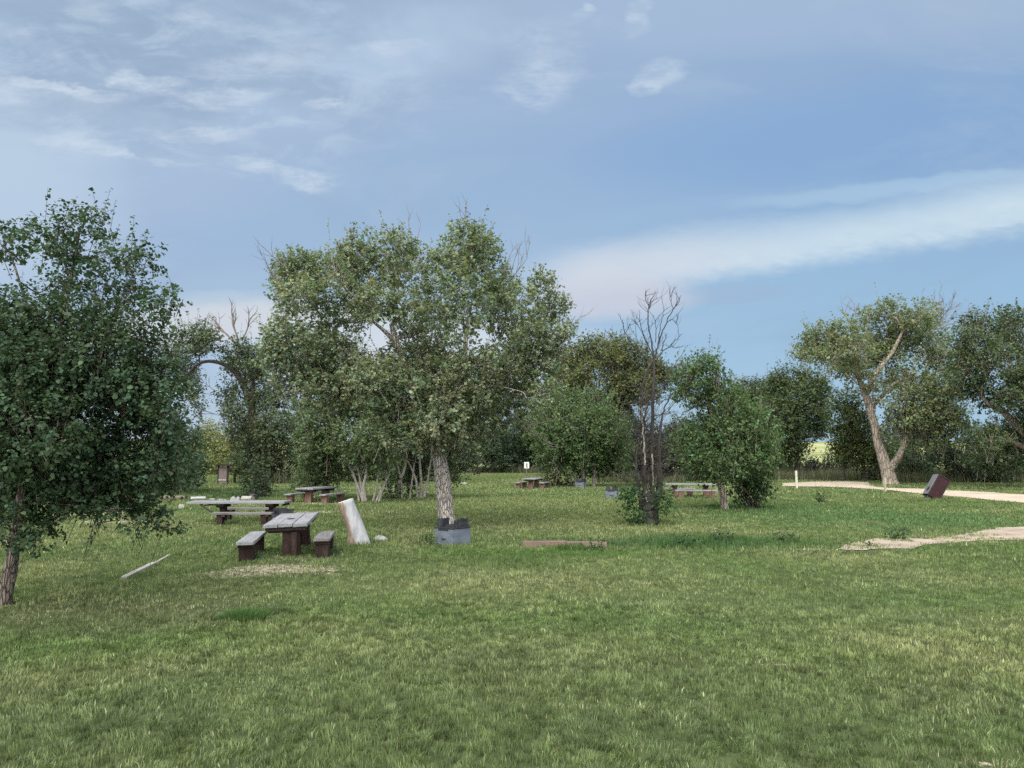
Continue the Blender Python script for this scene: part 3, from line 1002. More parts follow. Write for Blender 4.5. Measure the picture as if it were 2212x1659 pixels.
def leaf_mesh(P, D, size, rng, tmpl, hang=0.25):
    n = len(P)
    nn = unit(D * 0.55 + np.array([0, 0, .45]) + rng.normal(0, .48, (n, 3)))
    a = rng.normal(0, 1, (n, 3)) * 0.75 + D * 0.6 + np.array([0, 0, -hang])
    a = unit(a - nn * (a * nn).sum(1)[:, None])
    w = np.cross(nn, a)
    L = size * np.clip(np.exp(rng.normal(-.06, .26, n)), .45, 1.7)
    k = len(tmpl)
    V = P[:, None, :] + L[:, None, None] * (tmpl[None, :, 0:1] * a[:, None] + tmpl[None, :, 1:2] * w[:, None] + tmpl[None, :, 2:3] * nn[:, None])
    return V.reshape(-1, 3), np.arange(n * k), np.full(n, k)


def unit(v):
    return v / (np.linalg.norm(v, axis=-1, keepdims=True) + 1e-9)


def foliage(blobs, d, rng, leaf, cover, colour, gap=0.40, per=10, tmpl=LEAF4, spread=0.27, up=0.5, hang=0.25, hue=0.085, alt=None, gapscale=None, wood=None, twig_frac=0.1, shell=2.4, sprig=.14):
    """Leaf sprays through the crown's blobs. blobs: px, py, rx, ry, (density, depth shift)."""
    Ps, Ds, Cs = [], [], []
    W = max(b[0] + b[2] for b in blobs) - min(b[0] - b[2] for b in blobs)
    half = W * d / F * 0.5
    cen = []
    for b in blobs:
        px, py, rx, ry = b[:4]
        w = b[4] if len(b) > 4 else 1.0
        dy = b[5] if len(b) > 5 else rng.uniform(-0.55, 0.55) * half
        dd = d + dy
        s = dd / F
        c = at(px, py, dd)
        rad = np.array([rx * s, (0.5 * rx + 0.5 * ry) * s * 1.05, ry * s])
        cen.append((c, rad))
        lp = leaf / s
        n = int(w * cover * math.pi * rx * ry / (0.30 * lp * lp) / per)
        if n < 3: n = 3
        u = unit(rng.normal(0, 1, (n, 3)))
        r = rng.random(n) ** (1 / shell)
        q = c + u * r[:, None] * rad
        gs = gapscale or max(0.25, 0.42 * min(rx, ry) * s * 2)
        g = fnoise(q, gs, 7, 2)
        k = g > gap
        q, u = q[k], u[k]
        n = len(q)
        if n == 0: continue
        ax = unit(u * 0.75 + np.array([0, 0, up]) + rng.normal(0, .38, (n, 3)))
        Ls = leaf * rng.uniform(2.5, 6.0, n)
        # some long shoots stand out of the crown and break its outline
        lg = (rng.random(n) < sprig) & (u[:, 2] > -.2) & (np.linalg.norm((q - c) / rad, axis=1) > .72)
        Ls[lg] *= rng.uniform(1.3, 2.3, lg.sum())
        ax[lg] = unit(ax[lg] * .6 + np.array([0, 0, .7]))
        if wood is not None:
            for i in sorted(set(range(0, n, max(1, int(1 / twig_frac)))) | set(np.nonzero(lg)[0].tolist())):
                wood.tube(np.array([q[i] - ax[i] * Ls[i] * 1.2, q[i] + ax[i] * Ls[i] * .4, q[i] + ax[i] * Ls[i]]), [leaf * .10, leaf * .07, leaf * .03], 3)
        t = rng.random((n, per)) ** .8
        p = q[:, None] + ax[:, None] * (t * Ls[:, None])[..., None] + rng.normal(0, leaf * spread * 1.4, (n, per, 3)) * np.where(lg, .6, 1.0)[:, None, None]
        sb = rng.normal(1, .16, n); sh = rng.normal(0, hue, n)
        base = np.array(colour)
        bc = np.repeat(base[None], n, 0)
        if alt is not None:
            am = (fnoise(q, gs * 1.6, 19, 2) > 0.55) * rng.uniform(.3, .8, n)
            bc = bc * (1 - am[:, None]) + np.array(alt) * am[:, None]
        cc = bc[:, None] * (sb[:, None] * rng.uniform(.78, 1.22, (n, per)))[..., None]
        cc[..., 0] *= 1 + sh[:, None]; cc[..., 2] *= 1 - sh[:, None] * .5
        hl = rng.random((n, per)) < .05
        cc[hl] *= np.array([1.5, 1.4, 1.45])
        Ps.append(p.reshape(-1, 3)); Ds.append(np.repeat(ax, per, 0)); Cs.append(cc.reshape(-1, 3))
    P, D, C = np.vstack(Ps), np.vstack(Ds), np.clip(np.vstack(Cs), .004, .7)
    V, l, tot = leaf_mesh(P, D, leaf, rng, tmpl, hang)
    return (V, l, tot, C), cen


def limbs(Wd, nodes, cen, rng, base_r, sub=5, sides=6):
    """Grow limbs from trunk nodes [(p, r)] to the crown's blobs, nearest first."""
    top = nodes[-1][0]
    order = sorted(range(len(cen)), key=lambda i: np.linalg.norm(cen[i][0] - top))
    for i in order:
        c, rad = cen[i]
        NP = np.array([p for p, r in nodes])
        dist = np.linalg.norm(NP - c, axis=1) + np.maximum(0, NP[:, 2] - c[2]) * 0.8
        j = int(np.argmin(dist))
        p0, r0 = nodes[j]
        L = np.linalg.norm(c - p0)
        if L < 0.05: continue
        r_s = min(r0 * 0.72, base_r * (0.25 + 0.14 * L))
        mid = (p0 + c) / 2 + rng.normal(0, .10 * L, 3) + np.array([0, 0, -0.06 * L])
        m2 = p0 * .25 + c * .75 + rng.normal(0, .07 * L, 3)
        P = smooth_path([p0, mid, m2, c], 12)
        rr = np.linspace(r_s, max(r_s * .4, base_r * .06), 12)
        Wd.tube(P, rr, sides)
        for k in (4, 7, 10, 11): nodes.append((P[k], rr[k]))
        for _ in range(sub):
            k = rng.integers(6, 12)
            u = unit(rng.normal(0, 1, 3) + np.array([0, 0, .35]))
            e = c + u * rad * rng.uniform(.6, 1.0)
            m = (P[k] + e) / 2 + rng.normal(0, .09, 3) * np.linalg.norm(e - P[k])
            Wd.tube(smooth_path([P[k], m, e], 7), np.linspace(rr[k] * .5, base_r * .02 + .003, 7), 4)


TREES = {}


def tree(name, label, cat, base, d, trunks, blobs, leaf, cover, colour, bark, seed, group=None, gap=.40, per=10, tmpl=LEAF4, base_r=None, dead=(), rough=.25, leafmat=None, sub=5, tsides=14, **kw):
    """base: px,py of the foot on the lawn; trunks: polylines of (px, py, width px[, depth shift m])."""
    rng = np.random.default_rng(seed)
    g = ground(*base) if d is None else None
    if d is None: d = g[1]
    foot = at(base[0], base[1], d); foot[2] = tz(foot[0], foot[1])
    root = empty(name, foot, label=label, cat=cat, group=group)
    Wd = Wood()
    nodes = []
    for tr in trunks:
        pts = np.array([at(t[0], t[1], d + (t[3] if len(t) > 3 else 0)) for t in tr])
        rad = np.array([t[2] * .5 * d / F for t in tr])
        if abs(tr[0][1] - base[1]) < 14: pts[0][2] = tz(pts[0][0], pts[0][1])
        rooted = abs(tr[0][1] - base[1]) < 14
        n = max(14, 5 * len(tr))
        P = smooth_path(pts, n); rr = np.interp(np.linspace(0, 1, n), np.linspace(0, 1, len(rad)), rad)
        if rooted:
            P = np.vstack([P[0] - np.array([0, 0, .25]), P]); rr = np.r_[rr[0] * 1.35, rr]
            rr[1] *= 1.22; rr[2] *= 1.06
        Wd.tube(P, rr, tsides, rough, seed)
        for k in range(n // 2, len(P)): nodes.append((P[k], rr[k]))
    if base_r is None: base_r = trunks[0][0][2] * .5 * d / F
    wd2 = Wood()
    chunk, cen = foliage(blobs, d, rng, leaf, cover, colour, gap=gap, per=per, tmpl=tmpl, wood=Wd, **kw) if blobs else (None, [])
    if cen: limbs(Wd, nodes, cen, rng, base_r, sub)
    Wd.build('trunk', bark, root, foot)
    if chunk is not None:
        merge_build('crown', [chunk], leafmat or M_LEAF, root, foot)
    for (px, py, ex, ey, wpx, kids, depth) in dead:
        D = Wood()
        p0, p1 = at(px, py, d), at(ex, ey, d)
        v = p1 - p0
        v[1] += rng.uniform(-.3, .3) * np.linalg.norm(v)
        bare_branch(D, rng, p0, v, np.linalg.norm(v), wpx * .5 * d / F, depth, .55, kids)
        D.build('dead_branch', M_TWIG, root, foot)
    TREES[label] = root
    return root


# the big cottonwood in the middle
tree('cottonwood_tree', 'large broad cottonwood with leaning pale furrowed trunk behind the steel fire grill', 'tree', (966, 1141), 24.0,
     [[(966, 1141, 38), (959, 1062, 34), (948, 985, 30), (932, 910, 25), (908, 850, 24), (880, 790, 18), (858, 745, 15), (845, 700, 10)],
      [(930, 915, 20), (965, 868, 17), (1008, 826, 14), (1004, 770, 11), (1010, 690, 8)],
      [(905, 845, 14), (820, 800, 11), (740, 780, 8)],
      [(862, 750, 10), (830, 715, 8), (800, 690, 5)]],
     [(645, 592, 44, 46), (628, 640, 38, 34), (690, 590, 24, 40), (672, 640, 40, 34), (615, 590, 24, 30),
      (620, 738, 48, 36), (690, 742, 55, 40), (655, 800, 72, 44), (740, 800, 60, 48), (600, 770, 34, 34), (735, 752, 36, 26, .8), (640, 845, 45, 30, .8),
      (788, 548, 50, 44), (752, 590, 36, 40), (862, 540, 36, 34), (770, 640, 46, 36), (828, 600, 42, 36, .7), (905, 570, 32, 34), (812, 660, 50, 34, .8),
      (1008, 528, 44, 42), (1042, 540, 30, 38), (975, 575, 40, 36), (1048, 596, 42, 40), (1088, 632, 36, 34), (1000, 620, 40, 34, .8),
      (880, 668, 50, 30, .7), (950, 690, 50, 30, .7), (1020, 668, 50, 32, .8), (868, 632, 26, 20, .5), (1075, 690, 36, 30, .8), (900, 715, 48, 28, .7), (1000, 718, 36, 22, .6),
      (1172, 622, 28, 34), (1200, 668, 26, 30), (1158, 690, 40, 24, .8), (1110, 716, 38, 28), (1185, 742, 42, 30, .9), (1130, 650, 30, 26, .6), (1218, 735, 18, 26, .7),
      (880, 790, 66, 44), (960, 796, 64, 40), (1030, 786, 50, 30), (1120, 778, 52, 34), (1180, 800, 38, 30, .8), (800, 830, 64, 46),
      (895, 860, 78, 48), (1000, 858, 72, 44), (1078, 850, 52, 38), (940, 915, 62, 32), (850, 905, 50, 38), (1012, 918, 46, 36), (1120, 850, 40, 36, .7), (760, 860, 50, 34, .7), (1060, 900, 40, 30, .7),
      (720, 690, 34, 30, .7), (775, 690, 40, 26, .6), (700, 860, 50, 30, .8), (930, 640, 34, 40, .7), (1060, 650, 36, 34, .7), (1140, 730, 40, 30, .8), (860, 580, 30, 30, .8), (960, 545, 26, 26, .7), (720, 570, 20, 26, .7), (620, 690, 26, 24, .6), (930, 750, 60, 30, .7), (1070, 770, 40, 26, .6), (1150, 850, 40, 30, .7), (880, 950, 40, 20, .7), (1180, 850, 30, 22, .6),
      (925, 895, 56, 30, .7, -1.2), (885, 850, 60, 34, .7, -1.4), (975, 875, 60, 34, .7, -1.4), (1030, 840, 50, 34, .7, -1.2), (930, 940, 50, 22, .8, -.9), (990, 945, 44, 28, .8, -.8), (880, 930, 50, 26, .8, -.6), (830, 815, 54, 34, .7, -1.2), (930, 815, 60, 34, .6, -1.4), (760, 820, 50, 36, .8, -.8), (690, 820, 50, 36, .8, -.8), (1090, 800, 50, 34, .7, -.8), (1160, 770, 44, 30, .8, -.5),
      (1005, 975, 30, 26, .7, .6), (905, 960, 24, 18, .6, -.6), (1040, 920, 44, 30, .7, -.5), (1100, 905, 36, 26, .6, .4)],
     .080, 4.8, (.150, .188, .102), M_BARK, 31, gap=.34, per=14, dead=[
         (890, 530, 880, 464, 2.4, 3, 1), (900, 520, 906, 478, 2, 2, 1), (1000, 505, 1002, 446, 2.4, 3, 1), (1012, 500, 992, 452, 2, 2, 1),
         (1098, 612, 1136, 556, 2.6, 4, 2), (1100, 604, 1118, 548, 2.2, 4, 1), (1085, 590, 1102, 540, 2, 3, 1), (1190, 735, 1256, 698, 2.6, 3, 2), (1205, 715, 1236, 668, 1.8, 2, 1),
         (620, 580, 576, 540, 2.4, 3, 1), (625, 660, 572, 612, 3.5, 5, 2), (840, 960, 905, 900, 3, 2, 1), (880, 850, 830, 880, 4, 3, 1), (1100, 890, 1160, 940, 4, 4, 2),
         (1050, 870, 1070, 950, 3, 3, 1), (700, 850, 730, 900, 3, 3, 1), (760, 870, 800, 830, 4, 3, 1), (1180, 760, 1120, 830, 3, 3, 1)],
     alt=(.218, .238, .148), rough=.14, tsides=28)

# the near cottonwood at the left edge
tree('cottonwood_tree', 'near dark green cottonwood at the left edge with a thin leaning trunk', 'tree', (6, 1299), 12.0,
     [[(6, 1299, 31), (24, 1222, 26), (36, 1130, 21), (49, 1050, 18), (60, 960, 16), (88, 850, 14), (120, 740, 11), (150, 620, 8), (172, 500, 4)],
      [(60, 960, 11), (150, 900, 9), (250, 850, 7), (330, 830, 5)],
      [(90, 850, 10), (190, 740, 7), (270, 650, 5)],
      [(110, 780, 8), (60, 660, 6), (20, 540, 4)]],
     [(146, 486, 20, 40, .42), (205, 494, 24, 44, .42), (110, 530, 52, 42, .34), (175, 545, 46, 48, .36), (228, 555, 40, 50, .34), (272, 550, 24, 44, .3), (300, 590, 32, 52, .34), (320, 560, 20, 34, .25),
      (62, 505, 34, 24, .42), (10, 525, 26, 40, .6), (30, 560, 20, 24, .3), (140, 620, 66, 46, .34), (220, 630, 52, 46, .32), (278, 650, 40, 40, .34), (345, 648, 42, 18, .45), (374, 634, 22, 16, .4), (330, 690, 36, 34, .36), (10, 665, 40, 38, .6), (150, 590, 26, 30, .3), (355, 705, 16, 20, .3), (60, 690, 70, 46, .6, -.6), (150, 685, 70, 42, .4, -.6), (235, 695, 60, 42, .36, -.4), (310, 775, 50, 36, .6, -.4), (180, 770, 80, 50, .6, -.8),
      (48, 900, 80, 70, .9, -.9), (40, 980, 70, 60, .9, -.7), (110, 930, 80, 70, .8, -1.2), (110, 1010, 70, 46, .8, -.8), (70, 800, 90, 60, .8, -.9), (250, 1070, 90, 30, .9), (160, 1075, 60, 28, .8), (40, 740, 80, 56, .9), (130, 715, 80, 46, .6), (225, 730, 66, 46, .6), (300, 745, 44, 36, .55), (90, 830, 110, 74), (210, 820, 100, 70), (300, 840, 80, 60), (352, 830, 46, 42, .6),
      (366, 885, 36, 50, .5), (290, 930, 90, 70), (150, 950, 130, 90), (20, 930, 80, 100), (352, 965, 40, 44, .6), (320, 1020, 90, 46), (210, 1040, 110, 48), (80, 1040, 80, 70), (0, 1060, 50, 80),
      (30, 1140, 30, 44, .8), (86, 1128, 34, 26, .7), (60, 1180, 26, 24, .6), (110, 1095, 30, 26, .6),
      (205, 1106, 16, 12, .8), (250, 1100, 30, 16, .8), (310, 1108, 40, 24, .8), (338, 1136, 22, 14, .8), (365, 1142, 12, 9, .7), (206, 1140, 12, 14, .6), (290, 1136, 24, 10, .6)],
     .054, 4.6, (.047, .082, .040), M_BARK_MID, 12, sprig=.24, gap=.345, per=12, tmpl=LEAF6, base_r=.10, alt=(.062, .098, .046), hang=.45, spread=.40, twig_frac=.16, sub=4,
     dead=[(150, 870, 220, 815, 4, 4, 2), (250, 950, 300, 905, 4, 4, 2), (120, 960, 180, 1000, 3, 4, 2), (330, 960, 345, 1050, 3, 2, 1), (180, 780, 150, 840, 3, 3, 1)], shell=2.0, rough=.12)

# the roadside cottonwood on the right
tree('cottonwood_tree', 'tall cottonwood with a forked tan trunk beside the dirt road', 'tree', (1923, 1046), 66.0,
     [[(1923, 1046, 32), (1917, 1020, 28), (1908, 991, 23), (1897, 955, 18), (1890, 921, 16), (1880, 885, 15), (1871, 857, 14), (1855, 814, 10), (1846, 745, 7), (1842, 715, 4)],
      [(1919, 1022, 18, -.1), (1930, 1003, 16, -.5), (1941, 988, 14, -1.0), (1950, 966, 11, -1.4), (1962, 935, 8, -1.4), (1985, 900, 6, -1)],
      [(1871, 860, 11), (1890, 810, 10), (1925, 765, 8), (1950, 715, 6)],
      [(1880, 885, 8), (1930, 830, 7), (1975, 815, 6), (2010, 820, 4)]],
     [(1748, 758, 30, 22), (1775, 728, 34, 26), (1800, 752, 36, 22), (1830, 722, 32, 28), (1868, 694, 24, 20), (1850, 750, 30, 22, .8), (1928, 682, 36, 32), (1982, 686, 34, 32), (1950, 728, 42, 28), (1905, 735, 30, 24, .8),
      (2008, 690, 18, 30), (1815, 782, 40, 18, .8), (1858, 800, 34, 22, .8), (1888, 826, 28, 18, .8), (1915, 780, 30, 16, .7), (1995, 750, 26, 24, .8), (2008, 780, 26, 24, .8),
      (2000, 862, 52, 24, 1, -2.5), (2050, 868, 34, 26, 1, -1.5), (1960, 890, 46, 26, 1, -2.8), (2030, 905, 46, 30, 1, -2.5), (1940, 925, 36, 24), (1992, 942, 42, 22, .8, 1.5), (1950, 850, 26, 14, .7), (2056, 935, 30, 24, .8), (1925, 940, 24, 18, .6, 2.5),
      (1828, 800, 36, 18, .9), (1872, 775, 32, 20, .8), (1925, 818, 34, 18, .8), (1965, 800, 28, 20, .7), (2035, 835, 38, 26, 1, -2.2), (2058, 800, 24, 28, 1, -1.0), (1985, 832, 38, 18, .8, -2), (2030, 770, 26, 26, .8, -1), (1985, 900, 40, 24, .8, -3), (1735, 775, 20, 14, .8), (1790, 770, 34, 16, .8), (1960, 700, 30, 24, .8), (2070, 905, 20, 24, .8), (1890, 860, 20, 18, .6), (2020, 945, 34, 22, .8, -2.2), (1905, 758, 30, 20, .9), (1938, 752, 26, 18, .8), (1945, 835, 30, 18, .6), (1880, 740, 24, 18, .8), (2030, 740, 20, 26, .7)],
     .18, 4.6, (.150, .185, .086), M_BARK_TAN, 43, gap=.40, per=8, alt=(.165, .185, .105), rough=.16, tsides=20,
     dead=[(1835, 700, 1822, 662, 2.2, 4, 2), (1850, 700, 1852, 654, 2.2, 3, 2), (1875, 690, 1884, 664, 1.8, 3, 1), (2020, 710, 2052, 668, 2.6, 6, 2), (2015, 720, 2065, 692, 2.6, 6, 2), (2010, 690, 2030, 655, 2, 4, 2), (1990, 680, 2000, 650, 1.6, 4, 1), (1846, 760, 1832, 716, 3.5, 2, 1), (1850, 756, 1866, 712, 3.2, 2, 1)])

tree('cottonwood_tree', 'dark spreading cottonwood at the right edge with slanting pale limbs', 'tree', (2262, 1052), 58.0,
     [[(2262, 1052, 30), (2250, 990, 26), (2222, 945, 20), (2191, 913, 15), (2160, 884, 12), (2130, 868, 9), (2100, 820, 6)],
      [(2250, 985, 18), (2215, 968, 13), (2175, 950, 9), (2130, 940, 6)],
      [(2240, 965, 18), (2230, 880, 14), (2205, 800, 9), (2190, 720, 5)]],
     [(2110, 705, 20, 30), (2085, 735, 24, 24), (2190, 688, 24, 20), (2165, 715, 30, 28), (2207, 735, 30, 34), (2120, 758, 42, 30), (2088, 792, 30, 30), (2165, 788, 50, 40), (2112, 838, 42, 28), (2200, 845, 46, 44),
      (2160, 870, 34, 22, .9), (2190, 940, 46, 36), (2140, 955, 36, 26), (2180, 1000, 48, 26), (2260, 800, 60, 80), (2280, 900, 60, 70), (2130, 1000, 34, 22), (2075, 700, 12, 20, .5)],
     .17, 4.6, (0.076, 0.108, 0.048), M_BARK_TAN, 47, gap=.385, per=8, alt=(.085, .105, .05))

tree('cottonwood_tree', 'old gnarled cottonwood with an arching limb and bare top branches beyond the notice board', 'tree', (562, 1030), 70.0,
     [[(562, 1032, 26), (556, 985, 22), (552, 940, 19), (541, 875, 16), (525, 830, 13), (505, 800, 11), (472, 783, 8.5), (444, 781, 7), (422, 791, 5.5), (408, 806, 4)],
      [(541, 875, 12), (545, 820, 9), (525, 765, 7), (512, 738, 5)],
      [(552, 940, 10), (585, 900, 8), (605, 870, 5)]],
     [(400, 726, 24, 20), (432, 722, 24, 20), (455, 738, 24, 18), (372, 757, 28, 16, .8), (418, 755, 36, 14, .9), (392, 790, 34, 16), (402, 815, 24, 20), (418, 845, 17, 22, .9), (428, 882, 10, 22, .7),
      (512, 760, 30, 26), (550, 785, 26, 34), (530, 812, 40, 22), (500, 790, 26, 14, .7), (552, 852, 44, 36), (490, 856, 20, 26, .8), (590, 868, 34, 36), (505, 898, 26, 28, .8), (540, 936, 50, 40), (592, 925, 40, 36), (565, 978, 58, 42), (600, 1008, 40, 26), (530, 1000, 34, 30)],
     .17, 4.6, (0.084, 0.110, 0.056), M_BARK_DARK, 53, gap=.39, per=8, alt=(.085, .098, .05), base_r=.35,
     dead=[(512, 745, 460, 705, 5, 4, 2), (514, 738, 508, 686, 5, 4, 2), (522, 735, 552, 694, 4.5, 4, 2), (478, 715, 458, 690, 3, 3, 1), (400, 712, 388, 690, 2, 3, 1), (440, 705, 446, 682, 2, 3, 1), (372, 750, 345, 735, 2, 3, 1), (580, 760, 574, 715, 2.2, 4, 2), (470, 850, 440, 830, 2, 4, 2)])

# the pair of trees on the middle right
tree('young_tree', 'leafy young tree with a pinkish trunk on the lawn right of the dead tree', 'tree', (1566, 1099), 33.6,
     [[(1566, 1099, 16), (1560, 1062, 14), (1553, 1040, 12), (1547, 1000, 10), (1543, 950, 8), (1535, 880, 6), (1525, 800, 4)],
      [(1558, 1080, 6), (1552, 1050, 5), (1540, 1010, 4)]],
     [(1522, 795, 30, 26), (1488, 812, 32, 28), (1548, 822, 26, 26), (1510, 850, 48, 30, .7), (1480, 855, 26, 22, .6), (1565, 872, 48, 36, .9), (1600, 890, 38, 34), (1630, 930, 42, 44), (1590, 945, 66, 44), (1520, 945, 52, 42, .85), (1480, 960, 34, 36, .7),
      (1560, 1000, 66, 36), (1635, 985, 42, 40), (1500, 995, 36, 28, .9), (1610, 1025, 46, 20, .8), (1525, 1030, 40, 14, .6), (1668, 960, 20, 34, .7), (1590, 850, 20, 14, .5)],
     .10, 4.6, (0.078, 0.132, 0.050), M_BARK_TAN, 61, gap=.39, per=9, alt=(.085, .125, .045), base_r=.13,
     dead=[(1500, 880, 1565, 845, 3, 4, 2), (1480, 890, 1530, 862, 3, 4, 2), (1540, 950, 1590, 990, 3, 4, 2), (1490, 940, 1460, 905, 3, 4, 2), (1580, 830, 1612, 808, 1.6, 3, 1)], rough=.12)

tree('round_tree', 'bushy rounded tree in the middle of the lawn with a yellow green left shoulder', 'tree', (1262, 1050), 60.0,
     [[(1282, 1050, 8), (1284, 1010, 7), (1280, 960, 6), (1270, 900, 4)], [(1244, 1050, 6), (1240, 1015, 5), (1225, 960, 4)], [(1262, 1050, 9), (1262, 1000, 8), (1300, 940, 5)]],
     [(1225, 876, 44, 30), (1280, 882, 48, 32), (1195, 915, 38, 36), (1250, 925, 70, 44), (1310, 925, 42, 40), (1178, 955, 30, 34), (1335, 955, 26, 40), (1235, 975, 70, 34), (1300, 985, 54, 36), (1190, 990, 36, 24, .9), (1335, 1000, 22, 26), (1262, 1012, 60, 16, .8), (1215, 1005, 30, 12, .7)],
     .16, 4.6, (0.080, 0.126, 0.046), M_BARK_PALE, 67, gap=.35, per=8, alt=(.075, .112, .040), base_r=.16)

tree('olive_tree', 'olive green tree rising behind the bare dead tree', 'tree', (1345, 1040), 82.0,
     [[(1345, 1040, 14), (1340, 960, 12), (1330, 880, 9), (1335, 800, 6)], [(1335, 900, 8), (1290, 850, 6), (1250, 800, 4)], [(1336, 890, 8), (1390, 840, 5), (1410, 800, 3)]],
     [(1285, 752, 38, 22), (1325, 748, 26, 20), (1352, 762, 34, 26), (1250, 778, 40, 28), (1218, 800, 34, 26), (1215, 838, 40, 32), (1245, 830, 30, 30), (1388, 788, 36, 30), (1345, 800, 40, 32), (1415, 805, 26, 22), (1340, 850, 30, 32), (1370, 830, 34, 24), (1320, 775, 24, 14), (1270, 860, 26, 28), (1325, 900, 40, 30), (1200, 870, 34, 30), (1450, 815, 26, 18, .8), (1322, 835, 20, 36), (1268, 808, 28, 26), (1305, 780, 26, 18), (1385, 850, 34, 30), (1420, 840, 30, 24, .7), (1310, 872, 24, 24, .8)],
     .19, 4.6, (0.108, 0.125, 0.048), M_BARK_DARK, 71, gap=.38, per=8, alt=(.115, .110, .045), leafmat=M_LEAF_MATT)

tree('shade_tree', 'round dark green tree behind the white post', 'tree', (1722, 1031), 84.0,
     [[(1722, 1031, 12), (1722, 990, 11), (1718, 940, 8), (1720, 870, 5)]],
     [(1705, 822, 42, 24), (1748, 828, 36, 24), (1682, 852, 36, 32), (1768, 858, 30, 34), (1722, 870, 60, 36), (1690, 910, 46, 40), (1750, 905, 44, 32), (1700, 955, 46, 36), (1770, 920, 20, 26, .9), (1690, 990, 30, 20, .8), (1775, 940, 9, 9, .5)],
     .19, 4.6, (0.078, 0.110, 0.044), M_BARK_DARK, 73, gap=.37, per=8, alt=(.075, .10, .038))
tree('shade_tree', 'low green tree between the young leafy tree and the round dark tree', 'tree', (1640, 1034), 92.0,
     [[(1640, 1034, 12), (1640, 960, 9), (1640, 890, 5)]],
     [(1608, 845, 38, 20), (1650, 846, 30, 20), (1625, 880, 46, 34), (1650, 925, 40, 44), (1640, 985, 44, 36), (1590, 870, 30, 26)],
     .21, 3.8, (.062, .088, .036), M_BARK_DARK, 79, gap=.36, per=8, alt=(.085, .105, .042))
tree('bright_tree', 'bright yellow green bushy tree just behind the forked trunk', 'tree', (1838, 1032), 74.0,
     [[(1868, 1032, 8), (1862, 990, 7), (1850, 940, 5)], [(1820, 1032, 7), (1825, 980, 5)]],
     [(1832, 870, 30, 26), (1822, 910, 30, 34), (1850, 905, 34, 30), (1826, 952, 32, 32), (1868, 950, 34, 34), (1850, 985, 46, 24), (1895, 985, 30, 26), (1815, 975, 14, 16, .8)],
     .18, 3.8, (.080, .108, .034), M_BARK_DARK, 83, gap=.34, per=8, alt=(.105, .125, .042))

# multi-stemmed clumps behind the leaning stump
tree('multistem_tree', 'pale many-stemmed clump of small trees behind the leaning stump', 'tree', (795, 1081), 40.2,
     [[(785, 1079, 6), (772, 1048, 5), (761, 1018, 4.5), (748, 997, 4), (737, 970, 3)], [(789, 1080, 8.5), (786, 1050, 7.5), (791, 1025, 6.5), (792, 990, 5), (793, 940, 4)], [(786, 1068, 6), (777, 1030, 4.5), (770, 1000, 4)],
      [(806, 1081, 5), (811, 1060, 4.8), (815, 1037, 3.5), (822, 1005, 3)], [(812, 1083, 4), (822, 1062, 4), (832, 1040, 3)], [(819, 1083, 6), (824, 1066, 5.5), (830, 1049, 4), (845, 1010, 3)], [(776, 1070, 4), (768, 1040, 3.5), (760, 1025, 3)]],
     [(690, 905, 42, 36), (735, 890, 46, 40), (790, 875, 52, 38), (700, 965, 50, 44), (750, 950, 50, 36), (820, 945, 52, 34), (795, 1000, 46, 22, .7, 1.6), (685, 1015, 40, 30, 1, 1.2), (722, 1020, 34, 28, .9, 1.6), (765, 985, 40, 22, .5, -.5), (835, 1000, 34, 22, .5, -.4), (800, 975, 50, 24, .7, -.3), (665, 960, 28, 46), (840, 900, 46, 40), (660, 1045, 26, 20, .8), (740, 995, 30, 18, .7, 1.6), (690, 1050, 30, 14, .6, 1.2)],
     .115, 4.6, (0.100, 0.140, 0.060), M_BARK_PALE, 87, gap=.375, per=8, alt=(.115, .155, .068), base_r=.07,
     dead=[(740, 930, 760, 1000, 2, 3, 1), (790, 950, 800, 880, 2.2, 2, 1), (730, 960, 700, 1000, 2, 3, 1), (780, 900, 770, 850, 2, 2, 1)])
tree('multistem_tree', 'dark clump of grey stems between the pale stems and the big trunk', 'tree', (880, 1074), 43.5,
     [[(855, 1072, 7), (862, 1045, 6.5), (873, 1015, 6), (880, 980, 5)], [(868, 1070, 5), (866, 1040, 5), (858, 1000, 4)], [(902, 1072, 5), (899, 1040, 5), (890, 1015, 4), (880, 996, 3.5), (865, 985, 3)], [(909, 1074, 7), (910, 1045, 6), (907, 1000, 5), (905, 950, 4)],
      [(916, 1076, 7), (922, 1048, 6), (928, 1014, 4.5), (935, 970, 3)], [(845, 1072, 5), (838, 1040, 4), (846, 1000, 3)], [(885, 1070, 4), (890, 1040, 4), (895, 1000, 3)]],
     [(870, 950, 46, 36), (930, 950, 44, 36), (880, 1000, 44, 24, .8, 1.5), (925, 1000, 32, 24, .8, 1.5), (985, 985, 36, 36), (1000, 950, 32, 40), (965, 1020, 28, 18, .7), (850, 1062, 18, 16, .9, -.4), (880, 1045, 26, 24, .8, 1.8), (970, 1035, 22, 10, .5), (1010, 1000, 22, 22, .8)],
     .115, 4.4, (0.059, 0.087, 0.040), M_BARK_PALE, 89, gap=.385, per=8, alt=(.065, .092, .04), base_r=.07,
     dead=[(905, 1000, 872, 985, 2.5, 3, 1), (960, 960, 1000, 1010, 2, 3, 1)])


